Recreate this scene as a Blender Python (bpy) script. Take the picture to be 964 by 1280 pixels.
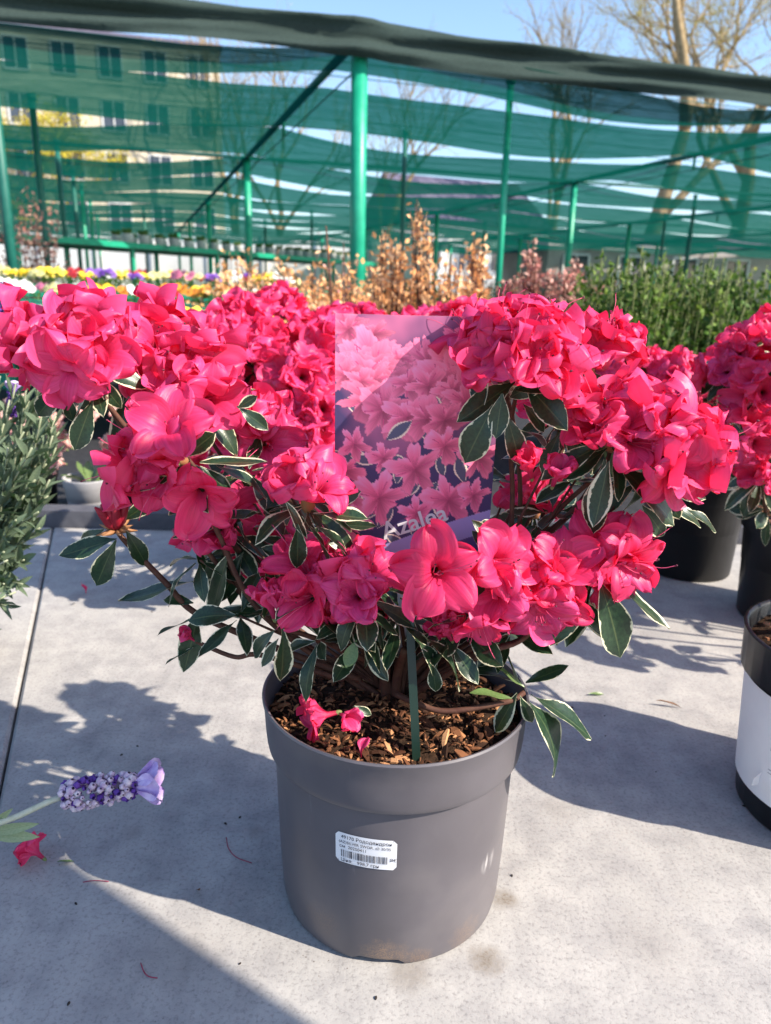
import bpy, math, random
import numpy as np
from mathutils import Vector, Matrix, noise as mnoise
R = math.radians
rng = random.Random(7)
scene = bpy.context.scene
for o in list(bpy.data.objects): bpy.data.objects.remove(o)
col = scene.collection

# ------------------------------------------------------------------ camera, sky, sun, exposure
F, PW, PH, HOR, ROLL, CH = 950., 964, 1280, 357., R(1.4), .53
PITCH = math.atan((640-HOR)/F)
_c, _s = math.cos(PITCH), math.sin(PITCH)
fw = Vector((0, _c, -_s)); up0 = Vector((0, _s, _c)); rt0 = Vector((1, 0, 0))
rt = rt0*math.cos(ROLL)+up0*math.sin(ROLL); up = up0*math.cos(ROLL)-rt0*math.sin(ROLL)
CAM = Vector((0, 0, CH))
cd = bpy.data.cameras.new('camera'); cam = bpy.data.objects.new('camera', cd); col.objects.link(cam)
cd.sensor_fit = 'VERTICAL'; cd.sensor_height = 36; cd.lens = F/PH*36; cd.clip_start = .02; cd.clip_end = 3000
cam.matrix_world = Matrix(((rt.x, up.x, -fw.x, 0), (rt.y, up.y, -fw.y, 0), (rt.z, up.z, -fw.z, CH), (0, 0, 0, 1)))
cd.dof.use_dof = True; cd.dof.focus_distance = .60; cd.dof.aperture_fstop = 8.5; cd.dof.aperture_blades = 0
scene.camera = cam
SUN_EL, SHADOW = R(39), Vector((-.921, .390, 0))          # shadows fall left and a little away
sun_dir = Vector((-SHADOW.x*math.cos(SUN_EL), -SHADOW.y*math.cos(SUN_EL), math.sin(SUN_EL)))
w = bpy.data.worlds.new('World'); scene.world = w; w.use_nodes = True
wn = w.node_tree.nodes; wl = w.node_tree.links
sky = wn.new('ShaderNodeTexSky'); sky.sky_type = 'NISHITA'; sky.sun_disc = False
sky.sun_elevation = SUN_EL; sky.sun_rotation = math.atan2(sun_dir.x, sun_dir.y)
sky.air_density = 1.0; sky.dust_density = .9; sky.ozone_density = 3.0
wl.new(sky.outputs[0], wn['Background'].inputs[0]); wn['Background'].inputs[1].default_value = .15
sl = bpy.data.lights.new('sun', 'SUN'); sl.energy = 4.8; sl.angle = R(.53); sl.color = (1, .91, .78)
so = bpy.data.objects.new('sun', sl); col.objects.link(so)
so.rotation_euler = sun_dir.to_track_quat('Z', 'Y').to_euler(); so.location = (3, -2, 6)
vs = scene.view_settings; vs.view_transform = 'Standard'; vs.look = 'None'; vs.gamma = 1; vs.exposure = .98
vs.use_curve_mapping = False

def ray(x, y): return fw + rt*((x-PW/2)/F) + up*((PH/2-y)/F)
def G(x, y, z=0.):
    d = ray(x, y); return CAM + d*((z-CH)/d.z)
def P(x, y, Y):
    d = ray(x, y); return CAM + d*(Y/d.y)
def px(p):
    d = Vector(p)-CAM; z = d.dot(fw); return (PW/2+F*d.dot(rt)/z, PH/2-F*d.dot(up)/z)

# ------------------------------------------------------------------ helpers
def lin(r, g, b):
    f = lambda c: (c/255/12.92 if c <= 10 else ((c/255+.055)/1.055)**2.4)
    return (f(r), f(g), f(b), 1)
class N:
    """tiny node-tree helper"""
    def __init__(s, name):
        s.m = bpy.data.materials.new(name); s.m.use_nodes = True; s.t = s.m.node_tree
        s.b = s.t.nodes['Principled BSDF']; s.out = s.t.nodes['Material Output']
    def n(s, typ, **kw):
        x = s.t.nodes.new('ShaderNode'+typ)
        for k, v in kw.items():
            if k in x.inputs.keys() if isinstance(k, str) else False: x.inputs[k].default_value = v
            else: setattr(x, k, v)
        return x
    def l(s, a, b): s.t.links.new(a, b)
    def ramp(s, fac, stops):
        r = s.n('ValToRGB'); e = r.color_ramp.elements
        while len(e) < len(stops): e.new(.5)
        for el, (p, c) in zip(e, stops): el.position = p; el.color = c if len(c) == 4 else (*c, 1)
        s.l(fac, r.inputs[0]); return r.outputs[0]
    def mix(s, fac, a, b, blend='MIX'):
        x = s.n('MixRGB', blend_type=blend)
        for i, v in ((0, fac), (1, a), (2, b)):
            if hasattr(v, 'links'): s.l(v, x.inputs[i])
            else: x.inputs[i].default_value = v if i == 0 else (v if len(v) == 4 else (*v, 1))
        return x.outputs[0]
    def math(s, op, a, b=0.):
        x = s.n('Math', operation=op)
        for i, v in ((0, a), (1, b)):
            if hasattr(v, 'links'): s.l(v, x.inputs[i])
            else: x.inputs[i].default_value = v
        return x.outputs[0]
    def noise(s, vec, scale, detail=4, rough=.55):
        x = s.n('TexNoise'); x.inputs['Scale'].default_value = scale; x.inputs['Detail'].default_value = detail
        x.inputs['Roughness'].default_value = rough
        if vec: s.l(vec, x.inputs['Vector'])
        return x.outputs[0]
    def coord(s, k='Object'): return s.n('TexCoord').outputs[k]
    def set(s, color=None, rough=None, spec=None, bump=None, bstr=.2, bdist=.001):
        if color is not None:
            if hasattr(color, 'links'): s.l(color, s.b.inputs['Base Color'])
            else: s.b.inputs['Base Color'].default_value = color if len(color) == 4 else (*color, 1)
        if rough is not None:
            if hasattr(rough, 'links'): s.l(rough, s.b.inputs['Roughness'])
            else: s.b.inputs['Roughness'].default_value = rough
        if spec is not None: s.b.inputs['Specular IOR Level'].default_value = spec
        if bump is not None:
            x = s.n('Bump'); x.inputs['Strength'].default_value = bstr; x.inputs['Distance'].default_value = bdist
            s.l(bump, x.inputs['Height']); s.l(x.outputs[0], s.b.inputs['Normal'])
        return s
    def translucent(s, color, fac):
        t = s.n('BsdfTranslucent'); m = s.n('MixShader')
        if hasattr(color, 'links'): s.l(color, t.inputs[0])
        else: t.inputs[0].default_value = color if len(color) == 4 else (*color, 1)
        m.inputs[0].default_value = fac
        s.l(s.b.outputs[0], m.inputs[1]); s.l(t.outputs[0], m.inputs[2]); s.l(m.outputs[0], s.out.inputs[0]); return s
M = {}
def simple(name, c1, c2=None, rough=.6, scale=20, spec=.4, bstr=0, bdist=.001, detail=4, coord='Object'):
    k = N(name); c2 = c2 or tuple(x*.75 for x in c1[:3])
    nz = k.noise(k.coord(coord), scale, detail)
    k.set(k.ramp(nz, [(.3, c1), (.7, c2)]), rough, spec, nz if bstr else None, bstr, bdist)
    M[name] = k.m; return k.m

class MB:
    def __init__(s): s.v = []; s.f = []; s.uv = []; s.mi = []
    def add(s, vs, fs, uvs=None, mi=0):
        b = len(s.v); s.v += [tuple(x) for x in vs]
        for f in fs: s.f.append(tuple(i+b for i in f)); s.mi.append(mi)
        s.uv += list(uvs) if uvs else [(0, 0)]*len(vs)
    def grid(s, pts, nu, nv, uvs=None, mi=0, close_u=False):
        fs = []
        for i in range(nv-1):
            for j in range(nu if close_u else nu-1):
                j2 = (j+1) % nu
                fs.append((i*nu+j, i*nu+j2, (i+1)*nu+j2, (i+1)*nu+j))
        s.add(pts, fs, uvs, mi)
    def box(s, c, d, mi=0, rot=None):
        x, y, z = (k/2 for k in d); vs = []
        for i in (-x, x):
            for j in (-y, y):
                for k in (-z, z):
                    p = Vector((i, j, k))
                    if rot: p = rot @ p
                    vs.append(p+Vector(c))
        s.add(vs, [(0, 1, 3, 2), (4, 6, 7, 5), (0, 4, 5, 1), (2, 3, 7, 6), (0, 2, 6, 4), (1, 5, 7, 3)], None, mi)
    def tube(s, pts, rads, n=6, mi=0, cap=True):
        pts = [Vector(p) for p in pts]; m = len(pts); ref = None; vs = []; uvs = []
        for i, p in enumerate(pts):
            t = (pts[min(i+1, m-1)]-pts[max(i-1, 0)]).normalized()
            if ref is None: ref = Vector((0, 0, 1)) if abs(t.z) < .9 else Vector((1, 0, 0))
            a = (ref-t*ref.dot(t)).normalized(); b = t.cross(a); ref = a
            r = rads[i] if hasattr(rads, '__len__') else rads
            for k in range(n):
                q = 2*math.pi*k/n; vs.append(p+a*(r*math.cos(q))+b*(r*math.sin(q))); uvs.append((k/n, i/m))
        s.grid(vs, n, m, uvs, mi, True)
        if cap:
            b0 = len(s.v)-n*m
            s.f.append(tuple(b0+k for k in reversed(range(n)))); s.mi.append(mi)
            s.f.append(tuple(b0+n*(m-1)+k for k in range(n))); s.mi.append(mi)
    def lathe(s, prof, n=48, mi=0, c=(0, 0, 0)):
        vs = []; uvs = []
        for i, (r, z) in enumerate(prof):
            for k in range(n):
                q = 2*math.pi*k/n; vs.append((c[0]+r*math.cos(q), c[1]+r*math.sin(q), c[2]+z)); uvs.append((k/n, i/len(prof)))
        s.grid(vs, n, len(prof), uvs, mi, True)
    def mesh(s, name, mats, smooth=False):
        me = bpy.data.meshes.new(name); me.from_pydata(s.v, [], s.f)
        mats = mats if isinstance(mats, (list, tuple)) else [mats]
        for m in mats: me.materials.append(m)
        me.polygons.foreach_set('material_index', s.mi)
        ul = me.uv_layers.new(name='UVMap'); li = np.empty(len(me.loops), np.int32); me.loops.foreach_get('vertex_index', li)
        ul.data.foreach_set('uv', np.array(s.uv, np.float32)[li].ravel())
        if smooth: me.polygons.foreach_set('use_smooth', [True]*len(me.polygons))
        me.update(); return me
def link(name, me, parent=None, mw=None):
    o = bpy.data.objects.new(name, me); col.objects.link(o)
    mw = mw or Matrix.Identity(4)
    if parent:
        o.parent = parent; o.matrix_basis = wm(parent).inverted() @ mw
    else: o.matrix_basis = mw
    return o
def wm(o):
    m = o.matrix_basis.copy()
    while o.parent: o = o.parent; m = o.matrix_basis @ m
    return m
def thing(name, loc, label, cat, group=None, rz=0):
    o = bpy.data.objects.new(name, None); col.objects.link(o); o.empty_display_size = .05
    o.matrix_basis = Matrix.Translation(loc) @ Matrix.Rotation(rz, 4, 'Z'); tag(o, label, cat, group); return o
def tag(o, label=None, cat=None, group=None, kind=None):
    for k, v in (('label', label), ('category', cat), ('group', group), ('kind', kind)):
        if v: o[k] = v
    return o
def frame(loc, z, y=None, roll=0, s=1):
    """matrix with local +Z along z"""
    z = Vector(z).normalized(); q = z.to_track_quat('Z', 'Y').to_matrix().to_4x4()
    return Matrix.Translation(loc) @ q @ Matrix.Rotation(roll, 4, 'Z') @ Matrix.Diagonal((s, s, s, 1))
def frame_y(loc, y, n, sx, sy, sz):
    """local +Y along y, local +Z close to n"""
    y = Vector(y).normalized(); n = Vector(n); n = (n-y*n.dot(y))
    n = n.normalized() if n.length > 1e-5 else y.orthogonal().normalized(); x = y.cross(n)
    return Matrix(((x.x*sx, y.x*sy, n.x*sz, loc[0]), (x.y*sx, y.y*sy, n.y*sz, loc[1]), (x.z*sx, y.z*sy, n.z*sz, loc[2]), (0, 0, 0, 1)))
def spline(pts, n=6):
    pts = [Vector(p) for p in pts]; q = [pts[0]*2-pts[1]]+pts+[pts[-1]*2-pts[-2]]; out = []
    for i in range(1, len(q)-2):
        for k in range(n):
            t = k/n; a, b, c, d = q[i-1:i+3]
            out.append(.5*((2*b)+(c-a)*t+(2*a-5*b+4*c-d)*t*t+(3*b-a-3*c+d)*t**3))
    return out+[pts[-1]]
def sm(a, b, x): x = max(0, min(1, (x-a)/(b-a))); return x*x*(3-2*x)
def rnd(a=-1., b=1.): return rng.uniform(a, b)
def rdir(): 
    v = Vector((rng.gauss(0, 1), rng.gauss(0, 1), rng.gauss(0, 1))); return v.normalized()

# ------------------------------------------------------------------ materials
def petal_mat(name, c_lo, c_hi, trans, tf=.4):
    k = N(name); uv = k.n('UVMap').outputs[0]; sep = k.n('SeparateXYZ'); k.l(uv, sep.inputs[0])
    ri = k.n('ObjectInfo').outputs['Random']
    veins = k.n('TexNoise'); mp = k.n('Mapping'); mp.inputs['Scale'].default_value = (26, 2.2, 1); k.l(uv, mp.inputs[0]); k.l(mp.outputs[0], veins.inputs['Vector'])
    veins.inputs['Scale'].default_value = 1.; veins.inputs['Detail'].default_value = 3
    base = k.mix(ri, c_lo, c_hi)
    v = k.math('MULTIPLY', k.math('MAXIMUM', k.math('SUBTRACT', veins.outputs[0], .42), 0.), 2.4)
    base = k.mix(v, base, (c_lo[0]*.62, c_lo[1]*.5, c_lo[2]*.55, 1))
    s_ = k.math('ABSOLUTE', k.math('SUBTRACT', k.math('MULTIPLY', sep.outputs[0], 2.), 1.))
    rim = k.math('MULTIPLY', k.ramp(s_, [(.35, (0, 0, 0)), (1., (1, 1, 1))]), .30)
    base = k.mix(rim, base, (min(1, c_lo[0]*1.05), c_lo[1]*3.2, c_lo[2]*2.2, 1))
    spk = k.n('TexVoronoi'); mq = k.n('Mapping'); mq.inputs['Scale'].default_value = (11, 19, 1); k.l(uv, mq.inputs[0]); k.l(mq.outputs[0], spk.inputs['Vector']); spk.inputs['Scale'].default_value = 1.
    zone = k.math('MULTIPLY', k.ramp(sep.outputs[1], [(.28, (0, 0, 0)), (.36, (1, 1, 1)), (.55, (1, 1, 1)), (.66, (0, 0, 0))]), k.ramp(s_, [(.3, (1, 1, 1)), (.6, (0, 0, 0))]))
    base = k.mix(k.math('MULTIPLY', zone, k.ramp(spk.outputs['Distance'], [(.16, (.75, .75, .75)), (.26, (0, 0, 0))])), base, (c_lo[0]*.35, c_lo[1]*.3, c_lo[2]*.5, 1))
    thr = k.ramp(sep.outputs[1], [(.12, (.55, .5, .5)), (.5, (1, 1, 1))])
    base = k.mix(1, base, thr, 'MULTIPLY')
    k.set(base, .42, .38, veins.outputs[0], .5, .0007)
    tr = k.mix(ri, trans, tuple(x*.9 for x in trans[:3])); k.translucent(tr, tf); M[name] = k.m; return k.m
petal_mat('azalea_petal', (.88, .044, .165, 1), (.86, .074, .285, 1), (.98, .030, .095, 1), .40)
petal_mat('pink_petal', (.82, .36, .36, 1), (.85, .45, .42, 1), (.9, .4, .4, 1), .35)
def leaf_mat(name, dark, dark2, cream, edge=.80, rough=.32, tf=.12, coat=.0):
    k = N(name); uv = k.n('UVMap').outputs[0]; sep = k.n('SeparateXYZ'); k.l(uv, sep.inputs[0])
    s = k.math('ABSOLUTE', k.math('SUBTRACT', k.math('MULTIPLY', sep.outputs[0], 2.), 1.))
    oi = k.n('ObjectInfo').outputs; ri = oi['Random']
    mp = k.n('Mapping'); mp.inputs['Scale'].default_value = (2.2, 5, 1); k.l(uv, mp.inputs[0])
    off = k.n('CombineXYZ'); k.l(k.math('MULTIPLY', ri, 37.), off.inputs[0]); k.l(off.outputs[0], mp.inputs['Location'])
    nz = k.noise(mp.outputs[0], 1.6, 3)
    tip = k.math('MULTIPLY', k.math('MAXIMUM', k.math('SUBTRACT', sep.outputs[1], .9), 0.), 3.)
    e = k.math('ADD', k.math('ADD', s, k.math('MULTIPLY', k.math('SUBTRACT', nz, .5), .55)), tip)
    e = k.math('ADD', e, k.math('MULTIPLY', k.math('SUBTRACT', k.math('POWER', ri, 5.), .1), .22))
    mask = k.ramp(e, [(edge, (0, 0, 0)), (edge+.05, (1, 1, 1))])
    body = k.ramp(k.noise(mp.outputs[0], 3.5, 4), [(.35, dark), (.7, dark2)])
    mid = k.ramp(s, [(.03, (1, 1, 1)), (.07, (0, 0, 0))])
    body = k.mix(k.math('MULTIPLY', mid, .35), body, (.16, .2, .08))
    c = k.mix(mask, body, cream)
    k.set(c, rough, .5, k.noise(mp.outputs[0], 9, 3), .18, .0008)
    k.translucent(k.mix(mask, (.05, .12, .02), (.6, .62, .3)), tf); M[name] = k.m; return k.m
leaf_mat('azalea_leaf', (.010, .028, .014, 1), (.026, .060, .026, 1), (.70, .68, .46, 1), .885)
leaf_mat('young_leaf', (.10, .17, .05, 1), (.16, .22, .08, 1), (.5, .5, .3, 1), 1.02)
leaf_mat('lavender_leaf', (.10, .15, .09, 1), (.17, .22, .14, 1), (.3, .34, .24, 1), 1.0, .7, .2)
leaf_mat('box_leaf', (.04, .09, .015, 1), (.09, .17, .03, 1), (.25, .3, .06, 1), 1.2, .4, .25)
simple('stem_brown', (.075, .030, .022, 1), (.12, .058, .038, 1), .7, 120, .2, .3)
simple('stem_green', (.14, .17, .06, 1), (.2, .22, .09, 1), .7, 120, .2)
simple('bud_scale', (.25, .16, .06, 1), (.35, .12, .06, 1), .6, 200)
simple('bud_red', (.20, .006, .018, 1), (.34, .012, .035, 1), .5, 200)
simple('stamen', (.72, .06, .16, 1), (.75, .12, .24, 1), .5, 50)
simple('anther', (.12, .02, .04, 1), None, .6, 50)
def plastic(name, c, rough=.42, dirt=None):
    k = N(name); co = k.coord('Object'); nz = k.noise(co, 14, 5); fine = k.noise(co, 420, 2)
    mpn = k.n('Mapping'); mpn.inputs['Scale'].default_value = (60, 60, 6); k.l(co, mpn.inputs[0])
    scr = k.noise(mpn.outputs[0], 3, 4, .7)
    cc = k.mix(k.ramp(nz, [(.35, (0, 0, 0)), (.75, (.35, .35, .35))]), c, tuple(min(1, x*1.7+.01) for x in c[:3]))
    cc = k.mix(k.ramp(scr, [(.66, (0, 0, 0)), (.72, (.22, .22, .22))]), cc, tuple(min(1, x*2.2+.03) for x in c[:3]))
    if dirt:
        speck = k.ramp(k.noise(co, 1100, 2), [(.40, (0, 0, 0)), (.58, (1, 1, 1))])
        for ang, z, rad, dens in ((268, .009, .022, .85), (284, .006, .014, .6), (236, .03, .02, .25), (310, .012, .02, .35), (300, .17, .012, .12), (250, .175, .01, .15)):
            d = k.n('VectorMath', operation='DISTANCE'); d.inputs[1].default_value = (.1*math.cos(R(ang)), .1*math.sin(R(ang)), z); k.l(co, d.inputs[0])
            q = k.math('ADD', k.math('DIVIDE', d.outputs['Value'], rad), k.math('MULTIPLY', k.math('SUBTRACT', k.noise(co, 120, 3), .5), 1.1))
            m = k.math('MULTIPLY', k.math('MULTIPLY', k.ramp(q, [(.3, (1, 1, 1)), (1., (0, 0, 0))]), speck), dens)
            cc = k.mix(m, cc, dirt)
        d = k.n('VectorMath', operation='DISTANCE'); d.inputs[1].default_value = (.102*math.cos(R(322)), .102*math.sin(R(322)), .075); k.l(co, d.inputs[0])
        m = k.math('MULTIPLY', k.ramp(d.outputs['Value'], [(.004, (1, 1, 1)), (.011, (0, 0, 0))]), k.ramp(scr, [(.48, (0, 0, 0)), (.6, (.8, .8, .8))])); cc = k.mix(m, cc, (.42, .40, .40))
        dust = k.ramp(k.noise(co, 9, 4, .6), [(.5, (0, 0, 0)), (.75, (.16, .16, .16))]); cc = k.mix(dust, cc, (.36, .32, .29))
    k.set(cc, k.ramp(nz, [(.3, (rough-.06,)*3), (.7, (rough+.1,)*3)]), .45, fine, .06, .0005); M[name] = k.m; return k.m
plastic('pot_grey', (.094, .085, .094, 1), .40, (.30, .19, .12, 1))
plastic('pot_black', (.006, .006, .007, 1), .38)
plastic('pot_pale', (.36, .35, .36, 1), .5)
plastic('pot_white', (.72, .70, .68, 1), .5)
plastic('stake_green', (.006, .022, .014, 1), .4)
plastic('frame_green', (.010, .30, .175, 1), .38)
plastic('frame_dark', (.006, .10, .075, 1), .45)
simple('paper', (.80, .79, .80, 1), (.75, .74, .76, 1), .6, 30)
simple('ink', (.03, .03, .05, 1), None, .7, 30)
simple('soil', (.020, .012, .008, 1), (.055, .030, .018, 1), .95, 160, .1, 1.0, .004, 6)
k = N('bark'); ri = k.n('NewGeometry').outputs['Random Per Island']
k.set(k.ramp(ri, [(0, (.018, .009, .006)), (.4, (.07, .028, .014)), (.75, (.24, .10, .045)), (1, (.52, .26, .12))]), .85, .2, k.noise(k.coord(), 300, 3), .4, .001); M['bark'] = k.m
k = N('bark_piece'); ri = k.n('ObjectInfo').outputs['Random']
k.set(k.ramp(ri, [(0, (.03, .014, .008)), (.4, (.13, .05, .024)), (.75, (.34, .15, .065)), (1, (.58, .31, .15))]), .85, .2, k.noise(k.coord(), 300, 3), .4, .001); M['bark_piece'] = k.m

# concrete: mottled, trowel streaks, pores, a few brown stains with their own place
def concrete():
    k = N('concrete'); g = k.n('NewGeometry').outputs['Position']
    a = k.noise(g, 2.2, 6, .6); b = k.noise(g, 22, 6, .65); c = k.noise(g, 260, 4, .7)
    mp = k.n('Mapping'); mp.inputs['Rotation'].default_value = (0, 0, R(-12)); mp.inputs['Scale'].default_value = (45, 5, 1); k.l(g, mp.inputs[0])
    st = k.noise(mp.outputs[0], 1.5, 4, .6)
    base = k.ramp(a, [(.3, (.340, .323, .308)), (.7, (.435, .416, .395))])
    base = k.mix(1, base, k.ramp(b, [(.3, (.74, .74, .76)), (.62, (1.06, 1.06, 1.05))]), 'MULTIPLY')
    base = k.mix(.8, base, k.ramp(c, [(.30, (.58, .57, .58)), (.50, (1, 1, 1))]), 'MULTIPLY')
    grit = k.n('TexVoronoi'); grit.inputs['Scale'].default_value = 150; k.l(g, grit.inputs['Vector']); gm = k.math('MULTIPLY', k.ramp(grit.outputs['Distance'], [(.06, (1, 1, 1)), (.13, (0, 0, 0))]), k.ramp(k.noise(g, 14, 3), [(.52, (0, 0, 0)), (.66, (.75, .75, .75))])); base = k.mix(gm, base, (.11, .085, .065))
    wt = k.ramp(k.noise(g, 5.5, 5, .7), [(.56, (0, 0, 0)), (.70, (.22, .22, .22))]); base = k.mix(wt, base, (.20, .185, .17))
    base = k.mix(.5, base, k.ramp(st, [(.3, (.88, .88, .88)), (.6, (1.03, 1.03, 1.03))]), 'MULTIPLY')
    for (X, Y, rad, dens) in STAINS:
        d = k.n('VectorMath', operation='DISTANCE'); d.inputs[1].default_value = (X, Y, 0); k.l(g, d.inputs[0])
        q = k.math('ADD', k.math('DIVIDE', d.outputs['Value'], rad), k.math('MULTIPLY', k.math('SUBTRACT', k.noise(g, 90, 4), .5), .9))
        m = k.ramp(q, [(.25, (1, 1, 1)), (1., (0, 0, 0))])
        m = k.math('MULTIPLY', k.math('MULTIPLY', m, dens), k.ramp(c, [(.35, (.4, .4, .4)), (.6, (1, 1, 1))]))
        base = k.mix(m, base, (.13, .095, .06))
    k.set(base, .85, .25, k.mix(.5, b, c), .55, .0014); M['concrete'] = k.m
def gp(x, y): p = G(x, y); return p.x, p.y
STAINS = [(*gp(632, 1124), .016, .8), (*gp(608, 1200), .019, .75), (*gp(512, 1217), .022, .45), (*gp(165, 1040), .014, .25), (*gp(700, 1010), .03, .2),
          (*gp(230, 1190), .04, .18), (*gp(820, 1180), .05, .15), (*gp(320, 1040), .012, .3)]
concrete()
simple('kerb', (.07, .07, .085, 1), (.11, .11, .125, 1), .7, 40, .3, .3)  # kerb colour darkened to hold the shade it lies in
simple('ground_fabric', (.02, .02, .024, 1), (.045, .045, .05, 1), .8, 60, .2, .3)
simple('gravel', (.20, .18, .16, 1), (.33, .31, .28, 1), .9, 9, .2, .6, .02, 8)
simple('joint_dirt', (.12, .075, .05, 1), (.2, .14, .1, 1), .95, 60)

# ------------------------------------------------------------------ setting: ground and pavement
def plane(name, x0, x1, y0, y1, z, m):
    b = MB(); b.add([(x0, y0, z), (x1, y0, z), (x1, y1, z), (x0, y1, z)], [(0, 1, 2, 3)]); return link(name, b.mesh(name, m))
tag(plane('ground', -900, 900, -900, 900, -.12, M['gravel']), kind='structure')
tag(plane('planting_bed_ground', -6, 7, 1.62, 7.5, -.03, M['ground_fabric']), kind='structure')
pave = tag(plane('pavement', -6.4, 6.4, -6, 1.6, -.02, M['joint_dirt']), kind='structure')
ja, jb = G(62, 680), G(5, 960); jd = (ja-jb).normalized(); jn = Vector((jd.y, -jd.x, 0))
def slab(u0, u1, v0, v1):
    # slab corners in (across, along) coordinates of the joint, clipped at the kerb
    b = MB(); e = .004; g = .0016; pts = []
    cs = [(u0+g, v0+g), (u1-g, v0+g), (u1-g, v1-g), (u0+g, v1-g)]
    for dz, ins in ((-.018, 0), (-e, 0), (0, e)):
        for i, (u, v) in enumerate(cs):
            uu = u+(ins if i in (0, 3) else -ins); vv = v+(ins if i in (0, 1) else -ins)
            p = jb+jn*uu+jd*vv; pts.append((p.x, p.y, dz))
    # trim far side to the kerb line
    q = []
    for (x, y, z) in pts:
        if y > 1.595: t = (1.595-y)/jd.y; x += jd.x*t; y = 1.595
        q.append((x, y, z))
    fs = [(8, 9, 10, 11)]
    for r in (0, 4):
        for i in range(4): fs.append((r+i, r+(i+1) % 4, r+4+(i+1) % 4, r+4+i))
    b.add(q, fs); return b.mesh('slab', M['concrete'])
for u0, u1 in ((-3.2, -1.6), (-1.6, 0), (0, 2.1), (2.1, 4.2)):
    for v0, v1 in ((-4.2, -1.6), (-1.6, 2.9)): link('slab', slab(u0, u1, v0, v1), pave)
b = MB(); nk = 9
for i in range(nk):
    x0 = -5.4+i*1.2; b.box((x0+.6, 1.625, .0), (1.195, .05, .075))
kb = link('kerb', b.mesh('kerb', M['kerb'])); tag(kb, kind='structure')

# ------------------------------------------------------------------ azalea building blocks
def petal_grid(b, ang, openness, seed, L=1., lift=0., wid=1., mi=0):
    r_ = random.Random(seed); nt, ns = 15, 11; ph = [r_.uniform(0, 6.28) for _ in range(6)]
    th_max = R(30+78*openness)*r_.uniform(.88, 1.12); rr = .045; zz = 0.; cl = []
    for i in range(nt):
        t = 1-(1-i/(nt-1))**1.55; dt = (1-(1-min(1, (i+1)/(nt-1)))**1.55)-t; th = R(7)+th_max*sm(.22, .95, t)
        cl.append((t, th, rr, zz)); rr += math.sin(th)*L*dt; zz += math.cos(th)*L*dt
    rad = Vector((math.cos(ang), math.sin(ang), 0)); tan = Vector((-math.sin(ang), math.cos(ang), 0)); ax = Vector((0, 0, 1))
    pts = []; uvs = []; amp = r_.uniform(.5, 1.4)
    for t, th, r, z in cl:
        wv = (.05+.235*sm(.15, .70, t))*wid
        if t > .66: wv *= max(.004, 1-((t-.66)/.341)**2)**.5
        nrm = rad*(-math.cos(th))+ax*math.sin(th)
        for j in range(ns):
            s = j/(ns-1)*2-1
            d = s*min(.72, wv/r); arc = (rad*math.cos(d)+tan*math.sin(d))*r
            flat = rad*r+tan*(s*wv); p = arc.lerp(flat, sm(.2, .6, t))+ax*z
            o = amp*(.13*t*t*math.sin(3.9*s+ph[0])*abs(s)+.095*sm(.4, 1, t)*math.sin(8.5*s+ph[1]+5*t)*abs(s)**1.5
                + .03*math.sin(5*t+ph[2])*t) + .10*s*s*t*(1-t)*2 - .035*(1-abs(s))*sm(.3, .8, t)*2*(1-t)
            stretch = (t > .7)*(.05*math.sin(5*s+ph[3])+.04*math.sin(11*s+ph[4]))*(t-.7)/.3*(1-max(0, t-.9)*6)
            tg = rad*math.sin(th)+ax*math.cos(th)
            pts.append(p+nrm*(o+lift*t)+tg*stretch); uvs.append((j/(ns-1), t))
    b.grid(pts, ns, nt, uvs, mi)
def flower_mesh(i, openness, double, mat):
    b = MB(); r_ = random.Random(100+i); a0 = r_.uniform(0, 6)
    for k in range(5): petal_grid(b, a0+k*1.2566+r_.uniform(-.12, .12), openness*r_.uniform(.85, 1.1), 1000*i+k, r_.uniform(.9, 1.05), .04*(k % 2), r_.uniform(.92, 1.1))
    if double:
        for k in range(5): petal_grid(b, a0+.63+k*1.2566+r_.uniform(-.2, .2), openness*r_.uniform(.45, .8), 1000*i+50+k, r_.uniform(.72, .88), .05, r_.uniform(.7, .9))
    b.lathe([(.0, -.05), (.03, -.04), (.05, 0), (.058, .05), (.05, .09)], 8, 1)
    return b.mesh('flower', [mat, M['stem_green']], True)
AZ = M['azalea_petal']
FL_OPEN = [flower_mesh(i, o, d, AZ) for i, (o, d) in enumerate([(1., False), (.9, False), (1.05, False), (.85, False)])]
FL_HALF = [flower_mesh(10+i, o, d, AZ) for i, (o, d) in enumerate([(.62, True), (.72, True), (.55, False), (.78, True), (.68, True), (.8, False)])]
FL_BUD = [flower_mesh(20+i, o, False, AZ) for i, o in enumerate([.05, -.12, .18])]
def stamen_mesh(seed):
    r_ = random.Random(seed); b = MB()
    for k in range(5):
        a = r_.uniform(0, 6.28); l = r_.uniform(.66, .86)*(1.25 if k == 0 else 1); e = Vector((math.cos(a), math.sin(a), 0)); sw = Vector((.16, 0, 0))
        pts = [e*.02, e*.05+Vector((0, 0, .3)), e*.09+sw*.4+Vector((0, 0, .6*l)), e*.17+sw+Vector((0, 0, .92*l)), e*.24+sw*1.7+Vector((0, 0, 1.06*l))]
        p = spline(pts, 3); b.tube(p, [.0075-.003*i/len(p) for i in range(len(p))], 4, 0)
        b.lathe([(.0, -.022), (.013, -.012), (.014, .008), (.0, .022)], 5, 1, tuple(pts[-1]))
    return b.mesh('stamens', [M['stamen'], M['anther']], True)
STAM = [stamen_mesh(i) for i in range(3)]
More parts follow.
